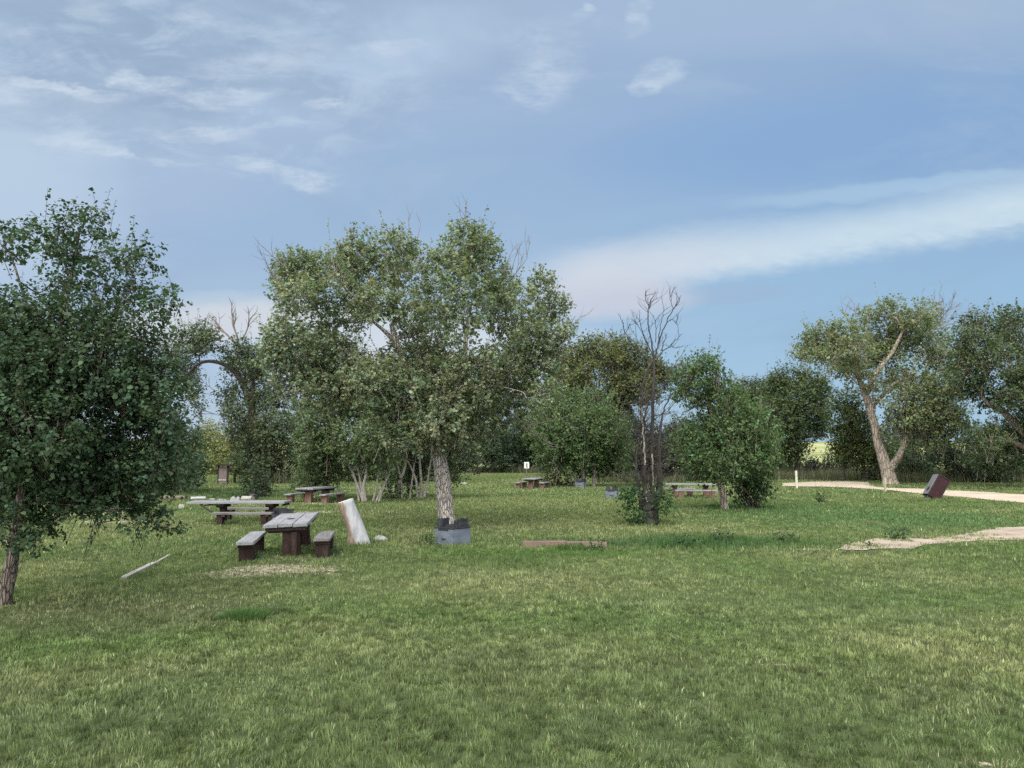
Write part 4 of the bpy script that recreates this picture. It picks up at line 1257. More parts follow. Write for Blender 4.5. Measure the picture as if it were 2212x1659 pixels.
# the bare dead tree
def dead_tree():
    d = 26.0
    rng = np.random.default_rng(97)
    foot = at(1400, 1132, d); foot[2] = tz(foot[0], foot[1])
    root = empty('dead_tree', foot, label='tall bare dead tree with thin forked top and green shoots at its foot', cat='dead tree')
    Wd = Wood()

    def stem(pts, sides=7, rough=.2, W=Wd):
        P = np.array([at(p[0], p[1], d + (p[3] if len(p) > 3 else 0)) for p in pts]); r = np.array([p[2] * .5 * d / F for p in pts])
        n = 5 * len(pts)
        P = smooth_path(P, n); P[1:-1] += rng.normal(0, .012, (n - 2, 3))
        W.tube(P, np.interp(np.linspace(0, 1, n), np.linspace(0, 1, len(r)), r), sides, rough, 5)
        return P

    stem([(1402, 1140, 30), (1400, 1110, 26), (1398, 1085, 22), (1396, 1060, 12)], 12, .4)
    stem([(1412, 1138, 20, .1), (1416, 1105, 15, .1), (1420, 1070, 12), (1424, 1040, 9), (1420, 1000, 7)], 9, .3)
    stem([(1398, 1090, 12), (1392, 1040, 10), (1393, 987, 8), (1389, 930, 7), (1386, 880, 6), (1387, 842, 5), (1398, 800, 5), (1412, 778, 4.5)])
    stem([(1408, 1090, 12), (1410, 1042, 9), (1409, 990, 8), (1410, 930, 7), (1410, 868, 6.5), (1412, 820, 6), (1413, 778, 6)])
    stem([(1386, 1100, 9), (1378, 1050, 8), (1374, 1010, 6), (1380, 960, 5), (1392, 905, 4), (1400, 870, 3)])
    stem([(1420, 1090, 9), (1428, 1050, 8), (1424, 980, 6), (1428, 920, 4.5), (1436, 880, 3.5), (1452, 850, 2)])
    top = [[(1413, 778, 6), (1408, 740, 4.5), (1400, 700, 3.6), (1403, 659, 2.8), (1416, 630, 1.6)], [(1403, 664, 2.4), (1394, 645, 2), (1395, 628, 1.3)], [(1403, 668, 2), (1407, 645, 1.2)],
           [(1414, 775, 5), (1424, 740, 4), (1436, 705, 3.2), (1453, 670, 2.6), (1465, 655, 2), (1471, 638, 1.2)], [(1454, 668, 2), (1449, 650, 1.6), (1447, 630, 1.1)], [(1440, 698, 2), (1452, 690, 1.6), (1462, 702, 1.2)],
           [(1412, 790, 4), (1392, 770, 3), (1371, 749, 2.6), (1350, 718, 2.2), (1345, 690, 1.2)], [(1352, 720, 1.8), (1360, 700, 1.0)], [(1371, 749, 2), (1378, 735, 1.6), (1366, 715, 1.2), (1360, 700, .9)],
           [(1412, 770, 3.4), (1394, 735, 2.6), (1384, 700, 2), (1382, 670, 1.2)], [(1400, 745, 2.4), (1386, 715, 1.8), (1368, 690, 1.2)], [(1420, 775, 3.6), (1430, 760, 3), (1450, 745, 2.4), (1464, 730, 1.8), (1474, 722, 1.1)],
           [(1430, 760, 2.6), (1434, 740, 2), (1440, 728, 1.2)], [(1450, 745, 1.8), (1458, 752, 1.4), (1466, 748, 1)], [(1421, 750, 3), (1425, 715, 2.4), (1430, 690, 1.8), (1434, 668, 1.1)], [(1416, 740, 2.4), (1417, 705, 1.8), (1411, 680, 1)],
           [(1410, 868, 3), (1432, 840, 2.4), (1450, 800, 2), (1470, 770, 1.4), (1486, 745, 1)], [(1388, 850, 3), (1370, 835, 2.4), (1352, 840, 1.4)], [(1409, 900, 3), (1440, 890, 2.4), (1462, 862, 1.5)], [(1388, 910, 3), (1360, 900, 2), (1340, 905, 1.2)]]
    for t in top: stem([(a, b, w * .78) for a, b, w in t], 5, 0)
    for t in top:
        for _ in range(3):
            i = rng.integers(1, len(t)); w = rng.random()
            px, py = t[i - 1][0] * (1 - w) + t[i][0] * w, t[i - 1][1] * (1 - w) + t[i][1] * w
            v = np.array([rng.normal(0, .6), rng.normal(0, .5), rng.uniform(.3, 1)])
            bare_branch(Wd, rng, at(px, py, d), v, rng.uniform(.3, .7), .010, 1, .55, 2, 3)
    for _ in range(230):
        px, py = rng.choice([1386, 1392, 1410, 1424, 1376]), 1070 - 210 * rng.random() ** 1.2
        p = at(px + rng.normal(0, 2), py, d + rng.normal(0, .15))
        v = rng.normal(0, 1, 3); v[2] = abs(v[2]) * .6 + .1
        bare_branch(Wd, rng, p, v, rng.uniform(.3, .95), .009, 1, .65, 4, 3)
    Wd.build('trunk', M_DEADWOOD, root, foot)
    pale = Wood()
    stem([(1392.5, 1005, 3.2, -.07), (1393, 985, 3.4, -.075), (1389, 930, 3.2, -.07), (1386.5, 880, 2.6, -.06)], 6, .2, pale)
    stem([(1411, 1048, 3.6, -.08), (1409.5, 1010, 3.4, -.08), (1409, 980, 3, -.075)], 6, .2, pale)
    stem([(1397, 1085, 3.0, -.14), (1396, 1060, 3, -.10)], 6, .2, pale)
    pale.build('peeled_wood', M_BARK_PALE, root, foot)
    ch, _ = foliage([(1372, 1085, 22, 26, .9, -.2), (1358, 1068, 16, 14, .8, 0), (1362, 1115, 16, 20, .8, -.3), (1425, 1085, 18, 24, .9, -.2), (1432, 1075, 14, 18, .8, .1), (1428, 1115, 16, 16, .8, 0), (1400, 1068, 16, 10, .6, .3), (1380, 1125, 16, 10, .7, -.4), (1412, 1060, 14, 10, .6, .2)],
                    d, rng, .085, 2.6, (.034, .078, .026), gap=.36, per=9, up=.9, alt=(.05, .10, .035))
    merge_build('green_shoots', [ch], M_LEAF, root, foot)


dead_tree()


def shrub(name, label, cat, base, blobs, leaf, cover, colour, seed, d=None, group=None, gap=.34, alt=None, stems=4, bark=None, **kw):
    rng = np.random.default_rng(seed)
    g = ground(*base)
    if d is None: d = g[1]
    foot = at(base[0], base[1], d); foot[2] = tz(foot[0], foot[1])
    root = empty(name, foot, label=label, cat=cat, group=group)
    Wd = Wood()
    ch, cen = foliage(blobs, d, rng, leaf, cover, colour, gap=gap, per=8, alt=alt, wood=Wd, **kw)
    for c, rad in cen:
        for _ in range(stems):
            e = c + unit(rng.normal(0, 1, 3)) * rad * .7
            b = foot + np.array([rng.normal(0, .12) * rad[0] * 2, rng.normal(0, .12), -.05])
            Wd.tube(smooth_path([b, (b + e) / 2 + rng.normal(0, .06, 3), e], 6), np.linspace(.025, .006, 6) * max(1, d / 30), 4)
    Wd.build('stem', bark or M_BARK_DARK, root, foot)
    merge_build('foliage', [ch], M_LEAF, root, foot)
    return root


shrub('shrub', 'dark round shrub on the grass bank left of the multi-stem trees', 'shrub', (555, 1075), [(552, 1045, 24, 22), (545, 1062, 18, 12), (568, 1058, 16, 16), (552, 1028, 16, 12)], .13, 3.6, (.036, .056, .028), 101)
shrub('shrub', 'low leafy bush at the foot of the pinkish young tree', 'shrub', (1622, 1086), [(1610, 1060, 26, 18), (1640, 1062, 24, 20), (1595, 1045, 22, 14), (1625, 1042, 26, 14), (1650, 1050, 14, 16), (1620, 1076, 22, 8)], .11, 3.4, (.044, .084, .032), 103, d=34.6, alt=(.07, .11, .04))
shrub('shrub', 'small green bush beyond the road behind the tipped box', 'shrub', (2006, 1040), [(2006, 1024, 15, 13), (1996, 1030, 10, 8), (2016, 1030, 10, 8)], .18, 3.4, (.056, .088, .036), 105)
shrub('shrub', 'spreading grey green brush under the forked cottonwood', 'shrub', (1965, 1034), [(1950, 1015, 24, 16), (1980, 1005, 26, 18), (1968, 1022, 30, 12), (2010, 1000, 22, 18), (1900, 1015, 20, 16), (1880, 1018, 18, 14)], .2, 3.4, (.052, .074, .036), 107, d=76)
shrub('shrub', 'dark thicket under the right edge trees', 'shrub', (2110, 1040), [(2070, 1000, 34, 24), (2120, 1005, 40, 24), (2165, 1010, 36, 22), (2090, 1022, 40, 14), (2210, 1012, 40, 24), (2150, 1028, 50, 12), (2040, 985, 24, 24)], .2, 3.4, (.046, .064, .034), 109, d=70)
shrub('shrub', 'low dark brush under the far prairie slope behind the white post', 'shrub', (1770, 1032), [(1720, 1010, 40, 16), (1765, 1010, 36, 14), (1808, 1005, 34, 17), (1840, 1010, 30, 18), (1690, 1012, 30, 16)], .2, 3.6, (.040, .048, .034), 115, d=92)
shrub('shrub', 'dry brown bush at the left foot of the round tree', 'shrub', (1196, 1050), [(1190, 1040, 16, 9), (1205, 1042, 14, 7), (1220, 1044, 18, 7)], .16, 3.0, (.10, .085, .05), 111)
shrub('shrub', 'dark brush filling the gap behind the dead tree', 'shrub', (1420, 1043), [(1360, 1010, 34, 26), (1410, 1000, 40, 30), (1455, 1000, 36, 30), (1390, 980, 40, 30), (1440, 960, 40, 34), (1480, 1010, 34, 26), (1350, 960, 30, 34), (1400, 945, 34, 26, .8), (1510, 1010, 30, 20)], .2, 3.2, (.034, .042, .026), 113, d=76, alt=(.06, .055, .04))

# the ring of trees at the back of the lawn
BACK = [
    ('dark tree at the end of the lawn left of the white sign', (1060, 1022), 118, [(1040, 955, 40, 44), (1080, 965, 40, 40), (1060, 990, 46, 24), (1020, 925, 34, 36), (1005, 980, 26, 30)], (0.039, 0.065, 0.031), 'dark'),
    ('dark bushy tree directly behind the white sign', (1130, 1022), 121, [(1130, 975, 36, 34), (1110, 990, 34, 26), (1150, 990, 34, 28), (1120, 945, 36, 30), (1165, 960, 30, 40), (1098, 950, 26, 30)], (0.036, 0.060, 0.031), 'dark'),
    ('light green tree peeping out between the big cottonwood and the round tree', (1165, 1020), 116, [(1145, 930, 26, 26), (1170, 905, 26, 30), (1130, 905, 22, 22), (1160, 880, 24, 20)], (0.101, 0.140, 0.048), 'light'),
    ('yellow green tree right behind the notice board', (520, 1038), 104, [(470, 985, 34, 30), (505, 990, 32, 32), (455, 1010, 28, 26), (540, 1005, 30, 26), (490, 1020, 36, 18), (450, 960, 24, 24), (515, 965, 20, 16)], (0.147, 0.165, 0.059), 'light'),
    ('pale wispy tree top showing through the arching limb', (455, 1036), 125, [(450, 925, 24, 12, .6), (468, 935, 20, 12, .6), (440, 945, 24, 16, .7), (480, 950, 20, 14, .7)], (0.196, 0.210, 0.105), 'light'),
    ('dark leafy tree behind the near left cottonwood', (385, 1060), 52, [(400, 950, 34, 40), (385, 1005, 44, 44), (420, 1010, 24, 34), (350, 1035, 50, 26), (300, 1010, 60, 46), (360, 960, 40, 44), (410, 1040, 28, 16)], (0.049, 0.081, 0.039), 'dark'),
    ('dark tree low behind the near left trunk', (160, 1074), 50, [(230, 1025, 60, 44), (150, 1020, 60, 50), (60, 1010, 70, 60), (0, 1020, 60, 60), (200, 960, 60, 50), (100, 960, 70, 50), (-60, 1000, 70, 70)], (0.047, 0.075, 0.039), 'dark'),
    ('green tree between the gnarled cottonwood and the pale stems', (640, 1040), 72, [(640, 930, 32, 36), (655, 975, 36, 40), (630, 1005, 34, 26), (690, 1000, 40, 30), (660, 890, 24, 20), (720, 980, 40, 40)], (0.090, 0.134, 0.056), 'light'),
    ('dark tree behind the grey stems left of the big trunk', (860, 1050), 74, [(800, 1000, 44, 40), (860, 1000, 46, 40), (920, 1000, 44, 36), (970, 990, 36, 36), (840, 960, 60, 40), (910, 950, 60, 40), (760, 1010, 34, 34)], (0.039, 0.060, 0.033), 'dark'),
    ('low dark tree behind the round tree', (1320, 1036), 96, [(1200, 985, 40, 40), (1260, 985, 40, 40), (1330, 985, 44, 40), (1380, 1000, 40, 30), (1290, 940, 50, 30), (1360, 930, 30, 34)], (0.047, 0.070, 0.035), 'dark'),
    ('dark tree behind the young leafy tree', (1530, 1036), 98, [(1480, 990, 40, 36), (1540, 985, 46, 40), (1600, 985, 44, 40), (1500, 940, 46, 40), (1570, 930, 44, 44), (1450, 960, 30, 36), (1640, 1000, 36, 28), (1670, 985, 26, 36)], (0.044, 0.068, 0.035), 'dark'),
    ('dark tree behind the right edge cottonwood', (2150, 1036), 96, [(2080, 985, 44, 38), (2150, 975, 50, 44), (2220, 965, 50, 56), (2120, 940, 40, 24), (2300, 960, 60, 70)], (0.044, 0.065, 0.035), 'dark'),
    ('green tree behind the forked trunk, low beside the road', (1975, 1034), 98, [(1940, 985, 34, 30), (1985, 985, 34, 30), (2020, 975, 26, 22, .8), (1960, 960, 30, 20, .8), (1905, 975, 26, 30)], (0.081, 0.115, 0.050), 'light'),
]
for i, (lab, base, d, blobs, colr, kind) in enumerate(BACK):
    w = 12
    tree('background_tree', lab, 'tree', base, d, [[(base[0], base[1], w * 50 / d + 3), (base[0] + 3, base[1] - 40, w * 40 / d + 2), (base[0] - 2, base[1] - 90, w * 25 / d + 1)]],
         blobs, .0031 * d * .7 + .02, 3.5, colr, M_BARK_DARK, 200 + i, group='trees along the back of the lawn', gap=.35, per=8, sub=3, base_r=.15, leafmat=M_LEAF_MATT, alt=tuple(c * 1.35 for c in colr), tsides=8)


# weeds and tufts on the lawn
def weed(label, base, rpx, hpx, leaf, colour, seed, cover=2.6, group='weeds on the lawn'):
    g = ground(*base)
    shrub('weed', label, 'weed', base, [(base[0], base[1] - hpx * .5, rpx, hpx * .6, 1, 0)], leaf, cover, colour, seed, group=group, gap=.30, up=1.0, stems=5)


weed('dark leafy weed on the far edge of the sandy path', (1944, 1166), 24, 12, .055, (.030, .062, .024), 301)
weed('small weed growing in the sandy path tip', (1880, 1181), 10, 5, .05, (.045, .075, .028), 302)
weed('bushy weed on the lawn near the white post', (1776, 1086), 10, 14, .075, (.034, .066, .026), 303)
weed('dark weed clump right of the red edging timber', (1560, 1174), 18, 15, .055, (.028, .060, .026), 304)
weed('low weed patch between the edging timber and the path', (1480, 1184), 30, 10, .055, (.032, .066, .026), 305)
weed('flat weed patch left of the path tip', (1695, 1172), 24, 9, .055, (.034, .068, .028), 306)
weed('spreading weed in front of the red edging timber', (1280, 1190), 24, 9, .05, (.040, .085, .026), 307)
weed('dark weed at the left bench foot', (541, 1210), 14, 16, .04, (.028, .056, .022), 308)
weed('grey green weed at the right bench foot', (718, 1198), 16, 12, .04, (.045, .072, .034), 309)
weed('dark weed left of the steel fire grill', (925, 1180), 16, 12, .045, (.034, .072, .024), 310)


def tuft():
    rng = np.random.default_rng(401)
    c = ground(528, 1336)
    root_lab = 'bright green tuft of long grass in the mown foreground'
    n = 1500
    a = rng.uniform(0, 2 * np.pi, n); r = np.sqrt(rng.random(n))
    x = c[0] + np.cos(a) * r * .36; y = c[1] + np.sin(a) * r * .30
    lean = np.c_[np.cos(a), np.sin(a)] * (r * .55 + rng.normal(0, .15, n))[:, None]
    H = .16 * (1.15 - r * .5) * rng.uniform(.6, 1.15, n)
    col = np.array([.075, .135, .042]) * rng.uniform(.6, 1.35, (n, 1))
    V, l, st, tot, k = blade_mesh(np.c_[x, y, terrain(x, y) - .005], H, np.full(n, .0095), np.clip(lean, -.8, .8), rng, True)
    o = merge_build('grass_tuft', [(V, l, tot, np.repeat(col, k, 0))], M_GRASS, None, c)
    o.location = c
    tag(o, root_lab, 'grass tuft')


tuft()
# ---------------------------------------------------------------- picnic tables and benches
def make_table(L=2.8, Wt=.95, H=.72, top=None, leg=None, beam=None, knot=False, legs=None, dep=.26, prop=True, lw=1.0, shift=0.0):
    top, leg, beam = top or M_TOP, leg or M_LEG, beam or M_BEAM
    root = empty('picnic_table', (0, 0, 0))
    t = MB()
    bw = Wt / 3
    for k in range(3):
        dl = (0, -.02, .015)[k]
        t.box((bw - .014, L + dl, .075), ((k - 1) * bw, dl * .5, H - .0375 + (0, .004, -.003)[k]), (0, (.006, -.004, .008)[k], 0), .010, None, .004, k + 3)
    t.build('tabletop', top, root)
    if knot:
        b = bmesh.new()
        bmesh.ops.create_circle(b, cap_ends=True, radius=1, segments=14)
        for v in b.verts: v.co = Vector((v.co.x * .085 * (1 + .25 * math.sin(3 * v.co.y)), v.co.y * .16, 0))
        r = bmesh.ops.extrude_face_region(b, geom=b.faces[:])
        for v in r['geom']:
            if isinstance(v, bmesh.types.BMVert): v.co.z += .006
        b.transform(Matrix.Translation((-.02, -.25, H + .003)))
        m = MB(); m.add(b); m.build('knot_hole', M_BEAM, root)
    for sy in (-1, 1):
        y = sy * L * .315 if legs is None else legs[0 if sy < 0 else 1]
        bm_ = MB()
        w = Wt * .47
        bm_.prism([(-w, H - .079), (w, H - .079), (w, H - .125), (w - .08, H - .20), (-w + .08, H - .20), (-w, H - .125)], .26, (0, y, 0), bevel=.008)
        if sy < 0: bm_.box((Wt * .9, .05, .075), (0, -L / 2 + .06, H - .116), bevel=.006)
        bm_.build('cross_beam', beam, root)
        lg = MB()
        lg.prism([(-.18 * lw, H - .202), (.18 * lw, H - .202), (.185 * lw, .30), (.21 * lw, -.12), (-.21 * lw, -.12), (-.185 * lw, .30)], dep, (shift, y, 0), bevel=.02)
        if prop: lg.box((.12, .10, H - .10), (.08 + shift, y - dep / 2 - .03, (H - .30) / 2), (0, .02, 0), .012)
        lg.build('leg', leg, root)
    return root


def make_bench(L=2.2, Wb=.36, H=.44, top=None, leg=None, name='picnic_bench', legw=.15, dep=.30):
    root = empty(name, (0, 0, 0))
    s = MB()
    s.box((Wb, L, .065), (0, 0, H - .0325), (0, 0, 0), .010, None, .003, 4)
    s.build('seat', top or M_TOP, root)
    for sy in (-1, 1):
        l = MB()
        l.prism([(-legw, H - .067), (legw, H - .067), (legw * .93, -.10), (-legw * .93, -.10)], dep, (0, sy * L * .36, 0), bevel=.015)
        l.box((Wb * .92, .12, .07), (0, sy * L * .36 - .12, H - .105), bevel=.006)
        l.build('leg', leg or M_LEG, root)
    return root


def put(o, xy, rz, tilt=(0, 0), label=None, cat=None, group=None, dz=0.0, scale=1.0):
    o.location = (xy[0], xy[1], tz(xy[0], xy[1]) + dz)
    o.rotation_euler = (tilt[0], tilt[1], rz)
    if scale != 1.0: o.scale = (scale,) * 3
    return tag(o, label, cat, group)


GT, GB = 'picnic tables set out on the lawn', 'plank benches beside the picnic tables'
# nearest table
put(make_table(2.85, .96, .76, knot=True, legs=(-1.18, .95), shift=.10), (-5.25, 18.75), R(9), (R(1.0), R(-2.2)), 'nearest picnic table with grey plank top on dark flared posts', 'picnic table', GT)
put(make_bench(2.3), (-5.84, 17.55), R(11), (R(.5), R(-1.5)), 'left bench of the nearest table, closest to the viewer', 'bench', GB)
put(make_bench(1.75, .36, .43, M_TOP_DARK), (-4.33, 18.05), R(9), (0, R(-1)), 'short dark bench between the nearest table and the leaning stump', 'bench', GB)

# table seen side on to the left
tb = make_table(3.35, .92, .74, M_TOP, M_LEG, M_BEAM, legs=(-1.14, .55), dep=.19, prop=False, lw=.75)
put(tb, (-9.55, 27.2), R(92), (0, 0), 'picnic table seen side on, behind the near table, with a long pale top', 'picnic table', GT)
put(make_bench(2.0, .34, .43, M_TOP_DARK, M_LEG, legw=.12, dep=.19), (-8.98, 25.9), R(92), (0, 0), 'bench in front of the side-on table', 'bench', GB)
put(make_bench(2.0, .34, .42, M_TOP_DARK, M_LEG, legw=.11, dep=.17), (-9.7, 28.6), R(91), (0, 0), 'far bench behind the side-on table', 'bench', GB)
br = MB(); br.tube([(-.30, .62, .62), (-.30, .95, .63)], .022, 6); br.tube([(-.30, .95, .63), (-.42, 1.10, .60)], .022, 6)
br.tube([(-.2, 1.22, .635), (-.45, 1.20, .635), (-.95, .62, .42), (-1.0, .55, .42)], .026, 6)
br.build('brace', M_BEAM, tb)

# further tables: one set built, then copied
t0 = make_table(2.7, .98, .74, M_TOP, M_LEG_RED, M_BEAM, dep=.24, prop=False, lw=.9)
b0 = make_bench(2.3, .36, .45, M_TOP, M_LEG_RED)


def far_set(px, py, rz, labels, first, off=(.95, .95), scale=1.0, tilt=0, slide=(0, 0)):
    g = ground(px, py)
    c, s = math.cos(rz), math.sin(rz)
    put(t0 if first else copy_tree(t0), (g[0], g[1]), rz, (0, tilt), labels[0], 'picnic table', GT, 0, scale)
    for k, sg in ((0, -1), (1, 1)):
        put(b0 if (first and k == 0) else copy_tree(b0), (g[0] + sg * off[k] * c - slide[k] * s, g[1] + sg * off[k] * s + slide[k] * c), rz, (0, 0), labels[1 + k], 'bench', GB, 0, scale)


far_set(685, 1084, R(-14), ('picnic table with reddish posts left of the pale many-stemmed clump', 'left bench of the table near the pale stems', 'right bench of the table near the pale stems'), True, (1.02, .88))
far_set(1153, 1054.5, R(-16), ('small distant picnic table below the white sign', 'left bench of the table below the white sign', 'right bench of the table below the white sign'), False, (.95, .85))
far_set(1491, 1073, R(82), ('picnic table between the dead tree and the pinkish young tree', 'near bench of the table beside the dead tree', 'far bench of the table beside the dead tree'), False, (1.0, 1.1), slide=(-.25, .75))


# ---------------------------------------------------------------- fire grills
def make_grill(lbl_hole=True):
    root = empty('fire_grill', (0, 0, 0))
    s, h, th = .64, .40, .03
    b = MB()
    b.box((s, th, h + .1), (0, -s / 2 + th / 2, h / 2 - .05), bevel=.004)
    b.box((s, th, h + .1), (0, s / 2 - th / 2, h / 2 - .05), bevel=.004)
    b.box((th, s - 2 * th - .002, h + .1), (-s / 2 + th / 2, 0, h / 2 - .05), bevel=.004)
    b.box((th, s - 2 * th - .002, h + .1), (s / 2 - th / 2, 0, h / 2 - .05), bevel=.004)
    b.build('box', M_STEEL, root)
    hl = MB(); hl.box((.012, .17, .022), (-s / 2 - .004, .0, .15), bevel=.003); hl.box((.012, .07, .03), (-s / 2 - .004, .02, .135), bevel=.003)
    hl.build('vent_slot', M_SOOT, root)
    l = MB(); l.box((s + .03, s + .03, .035), (0, 0, h + .0205), bevel=.004); l.box((.012, .36, .045), (-s / 2 - .0065, .02, h - .02), bevel=.003)
    l.build('lid_plate', M_SOOT, root)
    z0 = h + .039
    # left and right wall plates, each a folded sheet
    p = MB(); p.box((.40, .022, .20), (-.06, .285, z0 + .101), bevel=.003); p.box((.022, .20, .20), (-.272, .175, z0 + .101), bevel=.003)
    p.build('side_plate', M_SOOT, root)
    p = MB(); p.box((.42, .022, .20), (.06, -.285, z0 + .101), (0, 0, 0), .003); p.box((.022, .28, .195), (.282, -.12, z0 + .099), bevel=.003); p.box((.022, .10, .17), (-.12, -.222, z0 + .087), bevel=.003)
    p.build('side_plate', M_SOOT, root)
    bk = MB(); bk.box((.020, .20, .14), (.278, .15, z0 + .071), (0, R(4), 0), .003)
    bk.build('back_plate', M_GREYBOARD, root)
    g = MB()
    for k in range(9): g.tube([(-.25 + k * .062, -.26, z0 + .035), (-.25 + k * .062, .26, z0 + .035)], .007, 5)
    for y in (-.24, .24): g.tube([(-.27, y, z0 + .024), (.27, y, z0 + .024)], .009, 5)
    g.build('grate', M_SOOT, root)
    hd = MB(); hd.tube([(-.27, -.22, z0 + .03), (-.36, -.24, z0 + .05), (-.40, -.24, z0 + .05)], .009, 5)
    hd.build('handle', M_SOOT, root)
    return root


GG = 'steel fire grills on the lawn'
g1 = make_grill()
p = ground(977, 1176)
put(g1, (p[0], p[1] + .12), R(49), label='near blue grey steel fire grill in front of the big cottonwood trunk', cat='fire grill', group=GG)
g2 = copy_tree(g1); put(g2, (at(612, 1110, 24.4)[0], 24.4), R(20), label='sooty fire grill half hidden behind the nearest table', cat='fire grill', group=GG)
g3 = copy_tree(g1); p = ground(1322, 1075); put(g3, (p[0], p[1]), R(75), label='distant grey fire grill left of the dead tree', cat='fire grill', group=GG)
g4 = copy_tree(g1); p = ground(1255, 1052.5); put(g4, (p[0], p[1]), R(65), label='farthest dark fire grill at the foot of the round tree', cat='fire grill', group=GG)


# ---------------------------------------------------------------- leaning stump, stone, logs and timbers
def log_mesh(name, P, rad, mat, parent=None, sides=20, rough=.08, seed=1, knots=()):
    P = np.asarray(P, float)
    V, Fc = tube_arrays(P, np.asarray(rad, float), sides, rough, seed)
    for (k, th, amp) in knots:
        n = len(P)
        for i in range(n):
            for j in range(sides):
                q = i * sides + j
                da = abs((j / sides * 2 * math.pi - th + math.pi) % (2 * math.pi) - math.pi)
                w = math.exp(-((i - k) / 1.1) ** 2 - (da / .28) ** 2)
                V[q] += (V[q] - P[i]) * amp * w
    faces = [list(f) for f in Fc]
    faces.append(list(range(sides))[::-1]); faces.append(list(range(len(V) - sides, len(V))))
    me = bpy.data.meshes.new(name)
    me.from_pydata([tuple(v) for v in V], [], faces)
    me.update()
    for pl in me.polygons: pl.use_smooth = len(pl.vertices) == 4
    me.materials.append(mat)
    o = bpy.data.objects.new(name, me); COL.objects.link(o)
    if parent: o.parent = parent
    return o


def leaning_stump():
    d = 20.15
    b = at(777, 1172, d); b[2] = tz(b[0], b[1])
    t = at(748, 1082, d)
    foot = b.copy()
    root = empty('tree_stump', foot, label='leaning sawn-off tree stump with grey weathered wood and bare tan side', cat='stump')
    ax = t - b; n = 16
    w = np.linspace(-.12, 1, n)
    P = b[None] + ax[None] * w[:, None] - foot
    P[:, 0] += .02 * np.sin(w * 5)
    rad = np.interp(w, [-.12, 0, .25, .6, 1], [.275, .262, .238, .215, .205])
    log_mesh('trunk', P, rad, M_STUMP, root, 26, .06, 3, knots=((3, 0.8, .3),))
    # sawn top face, paler, cut square to the lean
    u = ax / np.linalg.norm(ax)
    c = MB(); c.tube([P[-1] + u * .001, P[-1] + u * .010], [.196, .192], 26); c.build('cut_face', M_SIGN, root)
    kb = at(764, 1102, d) - foot
    k = MB(); k.tube([kb - np.array([.08, 0, .02]), kb + np.array([.03, -.03, .025])], [.055, .04], 10, .1, 2); k.build('branch_stub', M_STUMP, root, True)
    r = at(793, 1168, d - .05) - foot
    k = MB(); k.tube([np.array([.10, -.04, .18]), r + np.array([-.05, 0, .02]), r + np.array([.02, 0, -.04])], [.07, .06, .045], 9, .1, 4); k.build('root', M_STUMP, root, True)


leaning_stump()


def stone(name, label, px, py, size, mat, seed, cat='stone', group=None, flat=.4, d=None, sink=.25):
    g = ground(px, py) if d is None else at(px, py, d)
    b = bmesh.new()
    bmesh.ops.create_icosphere(b, subdivisions=3, radius=1)
    V = np.array([v.co[:] for v in b.verts])
    nz = fnoise(V + seed * 3.1, .9, seed, 3) - .5
    for v, k in zip(b.verts, nz):
        v.co = Vector((v.co.x * size[0] * (1 + k * .7), v.co.y * size[1] * (1 + k * .7), max(-.3, v.co.z) * size[2] * (1 + k * .5)))
    m = MB(); m.add(b)
    o = m.build(name, mat, None, True)
    o.location = (g[0], g[1], tz(g[0], g[1]) + size[2] * (.3 - sink))
    return tag(o, label, cat, group)


stone('stone', 'flat pale stone lying right of the leaning stump', 821, 1169, (.215, .17, .15), M_STONE, 3)
stone('stone', 'small white stone on the lawn left of the big crest, behind the trunk', 1002, 1046, (.28, .2, .15), M_STONE, 5)
stone('stone', 'larger pale pointed stone at the back of the side-on table', 504, 1085, (.20, .18, .30), M_STONE, 7, group='pale stones by the back logs')
stone('stone', 'smaller pale pointed stone just right of the larger one behind the side-on table', 514, 1086, (.17, .18, .30), M_STONE, 11, group='pale stones by the back logs')
stone('stone', 'low white stone between the white log and the pointed stones', 458, 1080, (.18, .16, .09), M_STONE, 13, group='pale stones by the back logs')
stone('stone', 'flat grey stone left of the pointed stones', 480, 1080.5, (.34, .2, .08), M_STONE, 17, group='pale stones by the back logs')


def lying_log(name, label, a, b, r, mat, seed, cat='log', group=None, lift=.6):
    A, B = ground(*a), ground(*b)
    A[2] += r * lift; B[2] += r * lift
    n = 12
    w = np.linspace(0, 1, n)[:, None]
    P = A * (1 - w) + B * w
    P[:, 2] = terrain(P[:, 0], P[:, 1]) + r * lift
    o = log_mesh(name, P - A, np.full(n, r) * (1 + .06 * np.sin(np.arange(n) * 1.7)), mat, None, 14, .12, seed)
    o.location = A
    return tag(o, label, cat, group)


lying_log('log', 'short white log on the grass bank foot, left of the side-on table', (412, 1080), (444, 1079), .115, M_TIMBER_WHITE, 3, group='logs lying along the foot of the bank')
lying_log('log', 'dark rotten log left of the white log', (352, 1079), (402, 1079), .15, M_TIMBER_DARK, 5, group='logs lying along the foot of the bank')
lying_log('log', 'grey log below the round shrub on the bank', (524, 1081), (546, 1081), .16, M_TIMBER_GREY, 7, group='logs lying along the foot of the bank')
lying_log('stump', 'short black stump at the foot of the round shrub', (543, 1080), (552, 1080), .22, M_DEADWOOD, 9, cat='stump')


